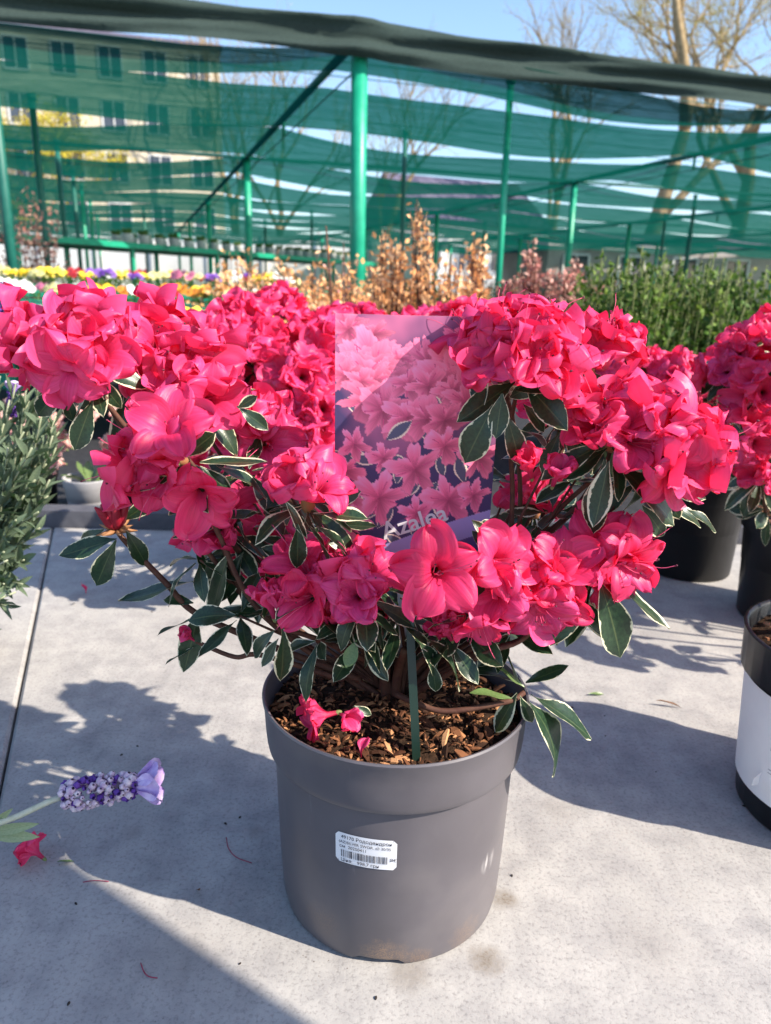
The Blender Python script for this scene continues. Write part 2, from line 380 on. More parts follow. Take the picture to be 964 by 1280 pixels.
def leaf_mesh(seed, mat, curl=.18, widest=.58, fold=.22, wave=.04, nt=11, ns=7):
    r_ = random.Random(seed); b = MB(); pts = []; uvs = []; ph = r_.uniform(0, 6); c = curl*r_.uniform(.5, 1.5); tw = r_.uniform(-.5, .5)
    for i in range(nt):
        t = i/(nt-1); q = t**(math.log(.5)/math.log(widest)); wv = .5*math.sin(math.pi*min(q, 1))**.82 if 0 < t < 1 else .0
        wv = max(wv, .035 if t < .5 else .006)
        for j in range(ns):
            s = j/(ns-1)*2-1; x = s*wv; z = fold*abs(x)*.36-c*t*t+wave*math.sin(9*t+ph+(1 if s > 0 else 2.2))*s*s*.6
            z += tw*x*t*.5
            pts.append((x, t-.25*c*t*t, z)); uvs.append((j/(ns-1), t))
    b.grid(pts, ns, nt, uvs); return b.mesh('leaf', mat, True)
LEAF = [leaf_mesh(i, M['azalea_leaf'], cu, wd) for i, (cu, wd) in enumerate([(.12, .58), (.25, .55), (.05, .6), (.35, .57), (.2, .62), (-.05, .56)])]
YLEAF = [leaf_mesh(30+i, M['young_leaf']) for i in range(2)]

def put_leaf(root, base, tip, wid, tilt, mesh=None, nref=None, name='leaf'):
    base = Vector(base); tip = Vector(tip); d = tip-base; L = d.length
    view = (CAM-base).normalized() if nref is None else Vector(nref)
    n = view-d.normalized()*view.dot(d.normalized())
    if n.length < 1e-4: n = d.orthogonal()
    n.rotate(Matrix.Rotation(tilt, 3, d.normalized()))
    return link(name, mesh or rng.choice(LEAF), root, frame_y(base, d, n, wid, L, L))
def px_leaf(root, x0, y0, x1, y1, wpx, Y, dY=0., mesh=None, flip=False):
    """a leaf seen from pixel to pixel; its real width follows its length, a narrower look means it is turned"""
    a = P(x0, y0, Y); c = P(x1, y1, Y+dY); L = (c-a).length; wt = .36*L; ws = wpx*Y/F*1.03
    if ws > wt: wt = min(ws, .5*L); tilt = rnd(-.2, .2)
    else: tilt = math.acos(max(.12, ws/wt))*(-1 if flip else 1)
    # turn the face towards the sky, not the ground
    d = (c-a).normalized(); v = (CAM-a).normalized(); n = v-d*v.dot(d)
    best = max((tilt, -tilt), key=lambda q: (Matrix.Rotation(q, 3, d) @ n).z)
    return put_leaf(root, a, c, wt, best, mesh)
def put_flower(root, base, d, size, kind='half', stam=True):
    me = rng.choice({'open': FL_OPEN, 'half': FL_HALF, 'bud': FL_BUD}[kind]); roll = rnd(0, 6.28)
    o = link('flower' if kind != 'bud' else 'flower_bud', me, root, frame(base, d, None, roll, size))
    if stam and kind != 'bud' and rng.random() < (.75 if kind == 'open' else .3): link('stamens', rng.choice(STAM), o, frame(base, d, None, roll, size))
    return o
def whorl(root, p, d, n, L, spread=(55, 110), meshes=None, nref=(0, 0, 1)):
    d = Vector(d).normalized(); a = d.orthogonal().normalized(); c = d.cross(a); q0 = rnd(0, 6)
    for i in range(n):
        q = q0+i*6.283/n+rnd(-.3, .3); th = R(rnd(*spread)); l = L*rnd(.75, 1.15)
        v = d*math.cos(th)+(a*math.cos(q)+c*math.sin(q))*math.sin(th)+Vector((0, 0, -.18))
        put_leaf(root, p+v*.004, p+v*l, l*rnd(.30, .40), rnd(-.5, .5), rng.choice(meshes) if meshes else None, d)
def cluster(root, p, d, n, size, spread=62, kinds=('half', 'half', 'open'), stam=True):
    d = Vector(d).normalized(); a = d.orthogonal().normalized(); c = d.cross(a); q0 = rnd(0, 6)
    for i in range(n):
        th = R(spread*math.sqrt((i+.3)/n)); q = q0+i*2.4
        v = (d*math.cos(th)+(a*math.cos(q)+c*math.sin(q))*math.sin(th)+rdir()*.12).normalized()
        put_flower(root, p+v*.006, v, size*rnd(.88, 1.1), rng.choice(kinds), stam)
def stem(root, pts, r0, r1, mat='stem_brown', name='stem'):
    p = spline(pts, 6); b = MB(); n = len(p)
    b.tube(p, [r0+(r1-r0)*i/(n-1) for i in range(n)], 7)
    inv = wm(root).inverted(); me = b.mesh(name, M[mat], True); return link(name, me, root)

# ------------------------------------------------------------------ hero pot
POT = Vector((.0125, .584, 0)); RIM_Z = .2
def pot_body(prof_out, prof_in, mat, n=96, notch=None):
    b = MB(); b.lathe(prof_out+prof_in[::-1], n)
    if notch:
        for k in range(n):
            q = math.degrees(2*math.pi*k/n)
            if any(abs((q-a+180) % 360-180) < 11 for a in notch):
                for row in range(3): x, y, z = b.v[row*n+k]; b.v[row*n+k] = (x, y, .0050+.0004*row)
    me = b.mesh('pot_body', mat, True); me.set_sharp_from_angle(angle=R(38)); return me
pot = thing('plant_pot', POT, 'large dark grey plastic pot with price sticker standing alone on the concrete', 'plant pot')
OUT = [(.088, 0), (.094, .0), (.0965, .002), (.0985, .012), (.1005, .05), (.1022, .10), (.1034, .145), (.1037, .1528), (.1038, .1538), (.1050, .1541), (.1072, .1542), (.1085, .1546), (.1094, .1560), (.1102, .1600), (.1110, .168), (.1116, .180), (.1124, .194), (.1135, .1965), (.1138, .1985), (.1128, .2)]
INN = [(.0, .012), (.09, .012), (.098, .06), (.103, .15), (.1085, .165), (.1098, .195), (.1112, .1995)]
link('pot_body', pot_body(OUT, INN, M['pot_grey'], 96, (264, 25, 142)), pot, Matrix.Translation(POT))
def soil_mesh(r, z, seed, n=40, m=14):
    b = MB(); vs = [];
    for i in range(m+1):
        rr = r*i/m
        for k in range(n):
            q = 6.2832*k/n; x, y = rr*math.cos(q), rr*math.sin(q)
            h = .006*mnoise.noise((x*30+seed, y*30, 0))+.004*mnoise.noise((x*80, y*80+seed, 3))+.012*(1-(rr/r)**2)
            vs.append((x, y, z+h))
    b.grid(vs, n, m+1, None, 0, True); return b.mesh('soil', M['soil'], True)
so_ = link('soil', soil_mesh(.1085, .176, 3), pot, Matrix.Translation(POT))
def chip_geom(b, c, l, wd, th, rot):
    vs = []
    for i, x in enumerate((-.5, -.15, .2, .5)):
        ww = (.35, 1, .85, .3)[i]*wd*.5; bend = (.0, .12, .10, 0)[i]*l
        for y, z in ((-ww, -th/2), (ww, -th/2), (ww*.8, th/2), (-ww*.8, th/2)):
            vs.append(rot @ Vector((x*l, y, z+bend))+Vector(c))
    fs = [(0, 3, 2, 1), (12, 13, 14, 15)]
    for i in range(3):
        for j in range(4): fs.append((i*4+j, i*4+(j+1) % 4, i*4+4+(j+1) % 4, i*4+4+j))
    b.add(vs, fs)
def rrot(fl=.5): return (Matrix.Rotation(rnd(0, 6.28), 3, 'Z') @ Matrix.Rotation(rnd(-fl, fl), 3, 'Y') @ Matrix.Rotation(rnd(-fl, fl), 3, 'X'))
def surf(x, y, z0=.176, r=.1085, seed=3):
    return z0+.006*mnoise.noise((x*30+seed, y*30, 0))+.004*mnoise.noise((x*80, y*80+seed, 3))+.012*(1-(x*x+y*y)/r/r)
b = MB()
for i in range(2200):
    q = rnd(0, 6.28); rr = .106*math.sqrt(rng.random()); x, y = rr*math.cos(q), rr*math.sin(q)
    l = rnd(.002, .009); chip_geom(b, (POT.x+x, POT.y+y, surf(x, y)+.001+rnd(0, .002)), l, l*rnd(.16, .5), rnd(.0004, .0012), rrot(.7))
tag(link('bark_mulch', b.mesh('bark_mulch', M['bark']), pot), kind='stuff')
CH_ = []
for i in range(8):
    b = MB(); chip_geom(b, (0, 0, 0), 1, rnd(.2, .5), rnd(.05, .12), Matrix.Identity(3)); CH_.append(b.mesh('bark_chip', M['bark_piece']))
for i in range(190):
    q = rnd(0, 6.28); rr = .104*math.sqrt(rng.random()); x, y = rr*math.cos(q), rr*math.sin(q); l = rnd(.008, .019)
    link('bark_chip', rng.choice(CH_), so_, Matrix.Translation(POT+Vector((x, y, surf(x, y)+.0025))) @ rrot(.65).to_4x4() @ Matrix.Diagonal((l, l, l, 1)))

# price sticker, wrapped round the pot wall
def pot_r(z):
    for (r0, z0), (r1, z1) in zip(OUT[3:8], OUT[4:9]):
        if z0 <= z <= z1: return r0+(r1-r0)*(z-z0)/(z1-z0)
    return OUT[6][0]
def pot_hit(x, y):
    d = ray(x, y); t = .3
    while t < 1.2:
        p = CAM+d*t; r = math.hypot(p.x-POT.x, p.y-POT.y)
        if r < pot_r(p.z): return p
        t += .0004
    return None
s_tl, s_tr, s_bl = pot_hit(420, 1037), pot_hit(497, 1046), pot_hit(422, 1082)
a_tl = math.atan2(s_tl.y-POT.y, s_tl.x-POT.x); a_tr = math.atan2(s_tr.y-POT.y, s_tr.x-POT.x)
ST_W = (a_tr-a_tl)*.104; ST_H = ST_W*.56; ST_Z = s_tl.z
def wrap(x, y, off):     # sticker coordinates (metres, origin top left, y down) to the pot wall
    z = ST_Z-y; rr = pot_r(z)+off; a = a_tl+x/.104
    return (POT.x+rr*math.cos(a), POT.y+rr*math.sin(a), z)
def text_mesh(txt, size, mat, fn, name):
    cu = bpy.data.curves.new('t', 'FONT'); cu.body = txt; cu.size = size; cu.resolution_u = 3; cu.offset = size*.014 if txt == 'Azalea' else 0
    ob = bpy.data.objects.new('t', cu); col.objects.link(ob); bpy.context.view_layer.update()
    me = bpy.data.meshes.new_from_object(ob.evaluated_get(bpy.context.evaluated_depsgraph_get())); me.name = name
    bpy.data.objects.remove(ob); bpy.data.curves.remove(cu)
    for v in me.vertices: v.co = fn(v.co.x, v.co.y)
    me.materials.clear(); me.materials.append(mat); me.update(); return me
b = MB(); nx, ny = 20, 10; pts = []
for i in range(ny):
    for j in range(nx):
        x, y = j/(nx-1), i/(ny-1); ex = .006; 
        cx, cy = min(x, 1-x)*ST_W, min(y, 1-y)*ST_H; rc = .003
        if cx < rc and cy < rc:
            k_ = rc-math.sqrt(max(0, rc*rc-(rc-cy)**2)); x += (k_/ST_W if x < .5 else -k_/ST_W)*(1 if j in (0, nx-1) else 0)
        pts.append(wrap(x*ST_W, y*ST_H, .0005))
b.grid(pts[::-1], nx, ny)
stk = link('price_sticker', b.mesh('price_sticker', M['paper'], True), pot); tag(stk, 'white price sticker with barcode and printed text')
U = ST_W
for txt, x, y, s in (('49170 Рододендрон', .10, .10, .088), ('(AZ)SILVER SWOR. d3 30/35', .06, .19, .070), ('см  20250411', .07, .275, .078), ('Ціна:   998.7 грн', .09, .535, .088), ('Я€', .89, .40, .085)):
    link('printed_text', text_mesh(txt, s*U, M['ink'], lambda X, Y, x=x, y=y: wrap(x*U+X, y*U-Y, .0008), 'printed_text'), stk)
b = MB(); r_ = random.Random(5); x = .10
while x < .86:
    wd = r_.choice((.006, .006, .012, .018)); n_ = 3
    b.add([wrap((x+dx)*U, yy*U, .0008) for yy in (.45, .315) for dx in (0, wd)], [(0, 1, 3, 2)]); x += wd+r_.choice((.008, .014, .02))
link('barcode', b.mesh('barcode', M['ink']), stk)

# ------------------------------------------------------------------ hero azalea
az = thing('azalea_bush', POT+Vector((0, 0, .18)), 'hot pink azalea with cream edged leaves growing in the large grey pot with price sticker', 'azalea')
HUB = POT+Vector((-.002, .01, .185))
def branch(px_pts, Y0, r0=.0026, r1=.0016):
    pts = [HUB+Vector((rnd(-.012, .012), rnd(-.01, .01), -.006))]
    n = len(px_pts)
    for i, (x, y, Y) in enumerate(px_pts): pts.append(P(x, y, Y))
    stem(az, pts, r0, r1)
# (px, py, depth, flowers, flower size, direction, leaves below)
FS = .060
CL = [
 (116, 462, .60, 7, .055, (-.25, -.55, .75), 3), (195, 448, .70, 4, .054, (.0, -.3, .9), 3), (250, 500, .64, 5, .058, (.1, -.6, .7), 4),
 (228, 575, .575, 4, .056, (-.35, -.8, .35), 2), (165, 486, .67, 2, .050, (.1, -.6, .6), 4),
 (385, 632, .57, 3, .046, (0, -.45, .9), 4), (288, 668, .62, 3, .046, (-.3, -.6, .6), 4), (330, 555, .68, 4, .054, (0, -.6, .7), 3),
 (398, 740, .55, 2, .045, (.3, -.3, .9), 3), (455, 748, .53, 3, .047, (-.1, -.4, .9), 4),
 (650, 472, .575, 9, .057, (.1, -.5, .9), 3), (735, 462, .66, 4, .052, (.2, -.3, .9), 3), (610, 448, .60, 3, .048, (-.2, -.4, .9), 1),
 (765, 556, .575, 7, .056, (.1, -.5, .9), 3), (815, 556, .57, 4, .054, (.75, -.5, .25), 2), (700, 525, .68, 2, .045, (-.2, -.6, .6), 6),
 (748, 697, .575, 3, .047, (.2, -.75, .45), 3), (690, 735, .555, 3, .048, (-.2, -.75, .35), 3), (640, 735, .545, 2, .046, (-.2, -.75, .4), 3),
 (668, 642, .66, 2, .042, (-.2, -.6, .6), 7), (510, 655, .70, 2, .042, (0, -.4, .9), 5), (340, 695, .66, 2, .042, (-.1, -.6, .6), 6),
]
mids = {0: [(300, 740, .60), (210, 600, .60), (150, 530, .60)], 3: [(330, 770, .58), (270, 660, .575)], 10: [(620, 770, .60), (640, 640, .60), (638, 540, .60)], 11: [(640, 740, .62), (690, 600, .64)], 12: [(630, 770, .61), (650, 640, .62), (640, 520, .61)],
        13: [(600, 800, .57), (680, 660, .60), (750, 590, .585)], 14: [(620, 790, .57), (740, 640, .60)], 16: [(600, 812, .55), (680, 760, .56)], 17: [(600, 820, .53), (655, 797, .54)]}
for i, (x, y, Y, n, s, d, nl) in enumerate(CL):
    p = P(x, y, Y); cluster(az, p, d, n, s, 60 if n > 4 else 45, stam=True)
    m = mids.get(i, [(x*.45+505*.55, y*.35+840*.65, Y*.6+.585*.4)])
    branch(m+[(x, y, Y)], Y)
    whorl(az, p, d, nl+2, .052, (70, 125))
    b = MB(); b.lathe([(.0, -.007), (.004, -.005), (.006, 0), (.005, .006), (.003, .012)], 8)
    link('bud_base', b.mesh('bud_base', M['bud_scale'], True), az, frame(p, d))
# single flowers that face the viewer
def one(x, y, Y, d, size, kind): 
    o = put_flower(az, P(x, y, Y), d, size, kind); return o
o = link('flower', FL_OPEN[0], az, frame(P(543, 712, .525), (.02, -.95, .28), None, .9, .056)); link('stamens', STAM[0], o, frame(P(543, 712, .525), (.02, -.95, .28), None, .9, .056))
one(600, 705, .535, (.45, -.7, .35), .050, 'open'); one(222, 552, .56, (.05, -.8, .55), .054, 'open'); one(200, 585, .56, (-.9, -.4, -.05), .052, 'half'); one(250, 600, .56, (.2, -.8, -.25), .048, 'half')
one(665, 735, .54, (.1, -.8, -.35), .046, 'open'); one(592, 742, .53, (.1, -.6, -.65), .042, 'half'); one(752, 685, .555, (.45, -.75, -.2), .05, 'open')
one(815, 562, .56, (.35, -.8, -.35), .054, 'open'); one(105, 445, .575, (-.1, -.85, -.25), .052, 'open'); one(78, 430, .60, (-.85, -.4, .3), .054, 'half'); one(400, 745, .54, (-.3, -.7, .2), .045, 'half')
one(352, 778, .525, (-.05, -.1, 1), .036, 'bud'); one(344, 776, .53, (-.25, -.1, 1), .034, 'bud'); one(420, 790, .54, (-.1, -.3, .9), .026, 'bud'); one(245, 802, .59, (-.5, -.3, .6), .018, 'bud')
for i in range(7): one(560+rnd(-14, 14), 798+rnd(-8, 6), .535, (rnd(-.5, .5), -.3, .9), rnd(.018, .026), 'bud')
for (x, y) in ((476, 790), (630, 780), (665, 600), (690, 610)): one(x, y, .56, (rnd(-.3, .3), -.4, .8), .03, 'bud')
# red bud on the long low shoot
b = MB(); r_ = random.Random(4)
for k in range(9):
    a = k*2.4; e = .1+.5*(k/9); dv = Vector((math.cos(a)*e, math.sin(a)*e, 1)).normalized(); p0 = Vector((0, 0, 0))
    b.tube([p0, dv*.35, dv*.75+Vector((0, 0, .05)), dv*r_.uniform(.9, 1.15)], [.10, .17, .13, .03], 6)
link('flower_bud', b.mesh('flower_bud', M['bud_red'], True), az, frame(P(146, 662, .60), (-.05, -.25, 1), None, 0, .028))
b = MB()
for k in range(12):
    a = k*2.4+1; dv = Vector((math.cos(a), math.sin(a), rng.uniform(-.3, .6))).normalized()
    b.tube([dv*.05, dv*.3, dv*.6], [.08, .08, .01], 5)
link('bud_scales', b.mesh('bud_scales', M['bud_scale'], True), az, frame(P(146, 663, .60), (0, -.2, 1), None, 0, .028))
# stems the picture shows
for pts, r0, r1 in (([(450, 850, .58), (321, 800, .585), (243, 765, .60), (208, 729, .60), (160, 680, .60), (147, 664, .60)], .0032, .0022),
                    ([(430, 850, .575), (328, 819, .57), (293, 821, .575), (245, 802, .59)], .0025, .0018),
                    ([(496, 868, .55), (521, 879, .535), (560, 889, .53), (634, 877, .535), (655, 866, .545)], .0026, .0022),
                    ([(560, 829, .56), (613, 812, .545), (655, 797, .545), (700, 750, .56), (742, 722, .57)], .003, .002),
                    ([(470, 830, .57), (400, 800, .55), (352, 785, .525)], .0028, .0018), ([(515, 840, .56), (540, 812, .545), (558, 795, .54)], .0026, .0018),
                    ([(310, 760, .60), (262, 640, .585), (232, 600, .575)], .003, .0022), ([(300, 690, .61), (180, 560, .60), (130, 500, .60)], .0028, .002),
                    ([(640, 700, .60), (715, 640, .60), (757, 580, .585)], .003, .0022)):
    stem(az, [HUB+Vector((rnd(-.01, .01), rnd(-.008, .008), -.006))]*0+[P(*q) for q in pts], r0, r1)
b = MB()
for k in range(8):
    a = k*.785+.2; e = Vector((math.cos(a), math.sin(a), 0)); l = rnd(.6, 1.3)
    p = spline([HUB+e*.006+Vector((0, 0, -.02)), HUB+e*.014*l+Vector((0, 0, .03)), HUB+e*.035*l+Vector((0, 0, .06+rnd(0, .03)))], 6)
    b.tube(p, [.0055-.0025*i/len(p) for i in range(len(p))], 7)
link('trunk', b.mesh('trunk', M['stem_brown'], True), az)
# leaves the picture shows: x0, y0, x1, y1, seen width (photo pixels), depth
LV = [
 (118, 470, 155, 513, 20, .58), (80, 485, 33, 527, 26, .585), (80, 490, 93, 532, 16, .58), (116, 500, 92, 566, 28, .575), (219, 412, 217, 450, 9, .66), (297, 510, 322, 495, 16, .60), (296, 508, 337, 537, 16, .60),
 (250, 577, 333, 582, 18, .555), (250, 583, 305, 622, 20, .55), (270, 583, 345, 605, 15, .56), (218, 596, 160, 612, 20, .55), (155, 650, 200, 620, 22, .61), (216, 672, 282, 655, 18, .60),
 (146, 673, 78, 697, 20, .60), (145, 675, 117, 738, 30, .59), (158, 664, 190, 713, 24, .59), (130, 662, 84, 682, 18, .61), (242, 726, 152, 757, 7, .60), (242, 754, 200, 743, 15, .60), (243, 680, 268, 728, 14, .61),
 (288, 690, 251, 781, 26, .585), (304, 690, 278, 752, 22, .60), (270, 763, 330, 768, 21, .58), (248, 766, 233, 837, 28, .59), (247, 772, 194, 791, 7, .59), (242, 810, 204, 829, 7, .585),
 (372, 655, 374, 716, 23, .53), (358, 627, 381, 673, 15, .535), (335, 695, 340, 776, 15, .54), (366, 775, 402, 742, 18, .53), (353, 786, 358, 858, 25, .515), (343, 789, 303, 821, 17, .53), (348, 798, 330, 833, 13, .525),
 (321, 673, 360, 676, 11, .58), (436, 760, 503, 787, 13, .52), (470, 769, 476, 815, 10, .53), (500, 748, 548, 775, 12, .52), (581, 770, 533, 784, 10, .52), (523, 801, 563, 845, 19, .515), (540, 828, 546, 867, 19, .52),
 (528, 794, 602, 843, 11, .52), (583, 711, 618, 760, 20, .515), (572, 794, 622, 808, 10, .54), (390, 653, 462, 695, 9, .53), (376, 646, 438, 708, 9, .53), (392, 643, 462, 644, 8, .545), (387, 764, 438, 802, 16, .53), (400, 720, 436, 750, 14, .54),
 (443, 882, 466, 894, 12, .525), (647, 866, 617, 918, 26, .535), (650, 870, 668, 907, 19, .535), (660, 876, 740, 968, 33, .53), (663, 868, 750, 917, 20, .54), (657, 853, 711, 834, 20, .555), (648, 856, 634, 814, 8, .56), (646, 853, 592, 818, 9, .56),
 (757, 574, 735, 672, 34, .55), (761, 576, 745, 657, 27, .54), (753, 556, 671, 595, 27, .555), (768, 576, 857, 654, 29, .55), (803, 632, 840, 682, 26, .57), (832, 603, 880, 623, 23, .575), (840, 601, 895, 600, 10, .58), (855, 634, 902, 662, 9, .57),
 (736, 726, 690, 805, 36, .535), (740, 731, 713, 808, 22, .545), (749, 722, 785, 831, 44, .53), (762, 720, 830, 788, 20, .54), (658, 672, 711, 684, 9, .57), (695, 470, 632, 496, 24, .56), (654, 505, 692, 542, 18, .575),
 (628, 492, 620, 547, 26, .545), (617, 506, 578, 582, 40, .545), (632, 514, 654, 585, 26, .555), (640, 488, 706, 480, 18, .56), (700, 540, 676, 592, 22, .58), (712, 530, 742, 560, 16, .59), (590, 650, 610, 668, 14, .53), (596, 660, 618, 650, 20, .53),
 (480, 800, 440, 830, 14, .55), (455, 800, 505, 806, 10, .54), (610, 800, 650, 770, 16, .55), (540, 790, 500, 815, 12, .53),
]
for l in LV: px_leaf(az, *l)
px_leaf(az, 446, 800, 432, 836, 30, .515, -.01, YLEAF[0]); px_leaf(az, 640, 874, 588, 860, 11, .53, 0, YLEAF[1]); px_leaf(az, 655, 860, 600, 812, 9, .55, 0, YLEAF[1])
# small twiggy infill low in the bush
for (x, y, Y) in ((330, 640, .59), (300, 770, .57), (380, 700, .58), (420, 655, .58), (440, 780, .54), (500, 775, .54), (250, 700, .60), (400, 800, .54), (580, 790, .55), (640, 790, .57), (620, 700, .58), (700, 690, .60), (720, 600, .60), (690, 570, .60), (260, 620, .62), (310, 590, .62), (800, 600, .60), (830, 630, .60), (560, 800, .54), (480, 740, .57), (300, 720, .62), (420, 700, .64), (500, 760, .58), (560, 720, .62), (640, 690, .62), (690, 640, .62), (360, 650, .66), (450, 800, .56), (600, 790, .60), (270, 600, .66), (700, 580, .66), (640, 600, .68)):
    whorl(az, P(x, y, Y), (rnd(-.4, .4), -.3, 1), 6, .042, (45, 110)); stem(az, [HUB, P(x*.5+255, y*.4+510, .59), P(x, y, Y)], .0018, .001)

# ------------------------------------------------------------------ name card with printed photo, stake
k = N('card_print'); at = k.n('VertexColor'); at.layer_name = 'print'
k.set(at.outputs[0], .5, .25); M['card_print'] = k.m
simple('card_white', (.8, .8, .82, 1), None, .4, 30)
def print_image(nx, ny):
    r_ = np.random.RandomState(3); asp = ny/nx
    X, Y = np.meshgrid(np.linspace(0, 1, nx), np.linspace(0, asp, ny)); img = np.zeros((ny, nx, 3))
    def nz(sc, sd):
        out = np.zeros((ny, nx)); q = np.random.RandomState(sd)
        for o in range(4):
            for _ in range(5):
                a = q.uniform(0, 6.28); f = sc*2**o*q.uniform(.6, 1.4); out += np.sin(f*(X*np.cos(a)+Y*np.sin(a))+q.uniform(0, 6.28))/2**o/3
        return out
    bg = np.array([.035, .03, .11]); soft = np.array([.55, .16, .32])
    f = np.clip(.25+.5*nz(7, 1)+.6*(.25-Y), 0, 1)[..., None]; img[:] = bg*(1-f)+soft*f
    def leaf(cx, cy, a, L):
        x = (X-cx)*np.cos(a)+(Y-cy)*np.sin(a); y = -(X-cx)*np.sin(a)+(Y-cy)*np.cos(a); t = x/L
        h = np.where((t > 0) & (t < 1), .22*L*np.sin(np.pi*np.clip(t, 0, 1)), -1); e = np.abs(y)/np.maximum(h, 1e-6)
        m = (h > 0) & (e < 1); img[m] = [.06, .08, .14]; m2 = m & (e > .72); img[m2] = [.66, .62, .52]
    def flower(cx, cy, Rr, ph, tone, sq=1.):
        dx, dy = (X-cx), (Y-cy)/sq; r = np.hypot(dx, dy)/Rr; th = np.arctan2(dy, dx); th = th+ph+.22*np.sin(2*th+cx*31)+.12*np.sin(3*th+cy*23)
        seg = np.cos(5*th); out = .76+.23*np.sign(seg)*np.abs(seg)**.75+.05*np.sin(13*th+cx*40)+.035*np.sin(27*th+cy*50)
        m = r < out; q = np.clip(r/out, 0, 1); vein = .5+.5*np.sin(55*th+6*np.sin(5*th+cy*20)+7*r)
        sh = .62+.42*q+.10*(vein-.5)+.22*np.abs(seg)*q-.14; sh = sh*tone*(.86+.22*np.cos(th-ph+2.2))
        base = np.array([.80, .10, .28])[None, None]*(1-q[..., None]*.5)+np.array([1.0, .36, .58])[None, None]*(q[..., None]*.62)
        v = np.clip(base*sh[..., None], 0, 1); edge = (r > out*.955); v[edge] *= .78; img[m] = v[m]
        for k_ in range(4):
            a = ph+k_*1.5+cx*9; ln = np.abs(dx*np.sin(a)-dy*np.cos(a)); mm = (ln < .0035) & ((dx*np.cos(a)+dy*np.sin(a)) > .03*Rr/.1) & (r < .62); img[mm] = [.50, .06, .2]
    for _ in range(26): leaf(r_.uniform(0, 1), r_.uniform(.2, asp), r_.uniform(0, 6.28), r_.uniform(.12, .24))
    fl = [(.5+r_.uniform(-.42, .32), .35+r_.uniform(-.14, .28), r_.uniform(.13, .2), .9) for _ in range(22)]
    fl += [(r_.uniform(0, 1.), r_.uniform(.02, .4), r_.uniform(.1, .16), .8) for _ in range(16)]
    fl.sort(key=lambda q: q[1])
    for cx, cy, rr, tn in fl: flower(cx, cy, rr, r_.uniform(0, 6.28), tn*r_.uniform(.8, 1.08), r_.uniform(.7, 1))
    for _ in range(9): leaf(r_.uniform(.1, .9), r_.uniform(.62, 1.0), r_.uniform(0, 6.28), r_.uniform(.12, .2))
    for cx, cy, rr in [(.06, .95, .14), (.9, .85, .16), (.68, .78, .15), (.08, 1.12, .15), (.86, 1.3, .12), (.3, .86, .12), (.12, .78, .12), (.28, 1.12, .2), (.50, .93, .2), (.72, 1.13, .19), (.10, 1.3, .15), (.52, 1.22, .13), (.88, 1.1, .12)]: flower(cx, cy, rr, r_.uniform(0, 6.28), r_.uniform(.9, 1.08), r_.uniform(.8, 1))
    # lilac swoosh along the bottom
    sw = asp-.0575-.39*X-.03*np.sin(X*3.1); m = (Y > sw); img[m] = [.30, .30, .62]; m = Y > sw+.15; img[m] = [.07, .06, .22]
    return np.clip(img*np.array([1.38, 1.15, 1.06])+np.array([.03, .022, .035]), 0, 1)  # gain brightens the print against shade on the card, offset adds slight haze
Yc = .640
c_bl = P(418, 716, Yc-.03)
ex = Vector((math.cos(R(3)), math.sin(R(3)), 0)); CW = .05
while px(c_bl+ex*CW)[0] < 607: CW += .001
en = Vector((ex.y, -ex.x, 0)); ey = (Vector((0, 0, 1))+en*.03).normalized(); CHh = .05
while px(c_bl+ey*CHh)[1] > 393: CHh += .001
en = ex.cross(ey)
def card_pt(u, v, off=0): return c_bl+ex*(u*CW)+ey*(v*CHh)+en*(off+.0035*math.sin(math.pi*u)+.002*math.sin(2.3*v))
card = thing('plant_label', c_bl+ex*CW/2-ey*.04, 'plastic plant label printed with pink azalea blooms and the word Azalea', 'plant label')
nx, ny = 190, int(190*CHh/CW); img = print_image(nx, ny)
b = MB(); b.grid([card_pt(i/(nx-1), 1-j/(ny-1)) for j in range(ny) for i in range(nx)], nx, ny)
me = b.mesh('printed_photo', M['card_print'], True); ca = me.color_attributes.new('print', 'FLOAT_COLOR', 'POINT')
buf = np.ones((ny*nx, 4), np.float32); buf[:, :3] = img.reshape(-1, 3); ca.data.foreach_set('color', buf.ravel())
link('printed_photo', me, card)
b = MB(); g_ = 12
b.grid([card_pt(i/(g_-1), j/(g_-1), -.0007) for j in range(g_) for i in range(g_)], g_, g_); b.box(c_bl+ex*CW*.5-ey*.09-en*.0012, (.022, .0012, .20)); link('label_card', b.mesh('label_card', M['card_white'], True), card)
ta = math.atan2(-.30, 1); 
def on_card(X, Y):
    q = R(19); return card_pt((.32*CW+X*math.cos(q)-Y*math.sin(q))/CW, (.150*CHh+X*math.sin(q)+Y*math.cos(q))/CHh, .0006)
link('printed_word', text_mesh('Azalea', CW*.165, M['paper'], on_card, 'printed_word'), card)
stake = thing('support_stake', G(521, 949, .182), 'thin dark green square stake standing in the bark of the grey pot', 'stake')
a0, a1 = P(521, 952, .508), P(513, 790, .535); dd = (a1-a0).normalized(); b = MB()
xx = dd.cross(Vector((0, 1, 0))).normalized(); yy = dd.cross(xx)
def bar(b, p, q, wx, wy):
    vs = [c+xx*sx*wx+yy*sy*wy for c in (p, q) for sx, sy in ((-1, -1), (1, -1), (1, 1), (-1, 1))]
    b.add(vs, [(3, 2, 1, 0), (4, 5, 6, 7)]+[(i, (i+1) % 4, 4+(i+1) % 4, 4+i) for i in range(4)])
bar(b, a0-dd*.03, a1+dd*.02, .0032, .0032); link('shaft', b.mesh('shaft', M['stake_green']), stake)
b = MB(); bar(b, a0-dd*.03-yy*.0033+xx*.0018, a1+dd*.02-yy*.0033+xx*.0018, .0007, .0006); link('ridge', b.mesh('ridge', M['frame_dark']), stake)

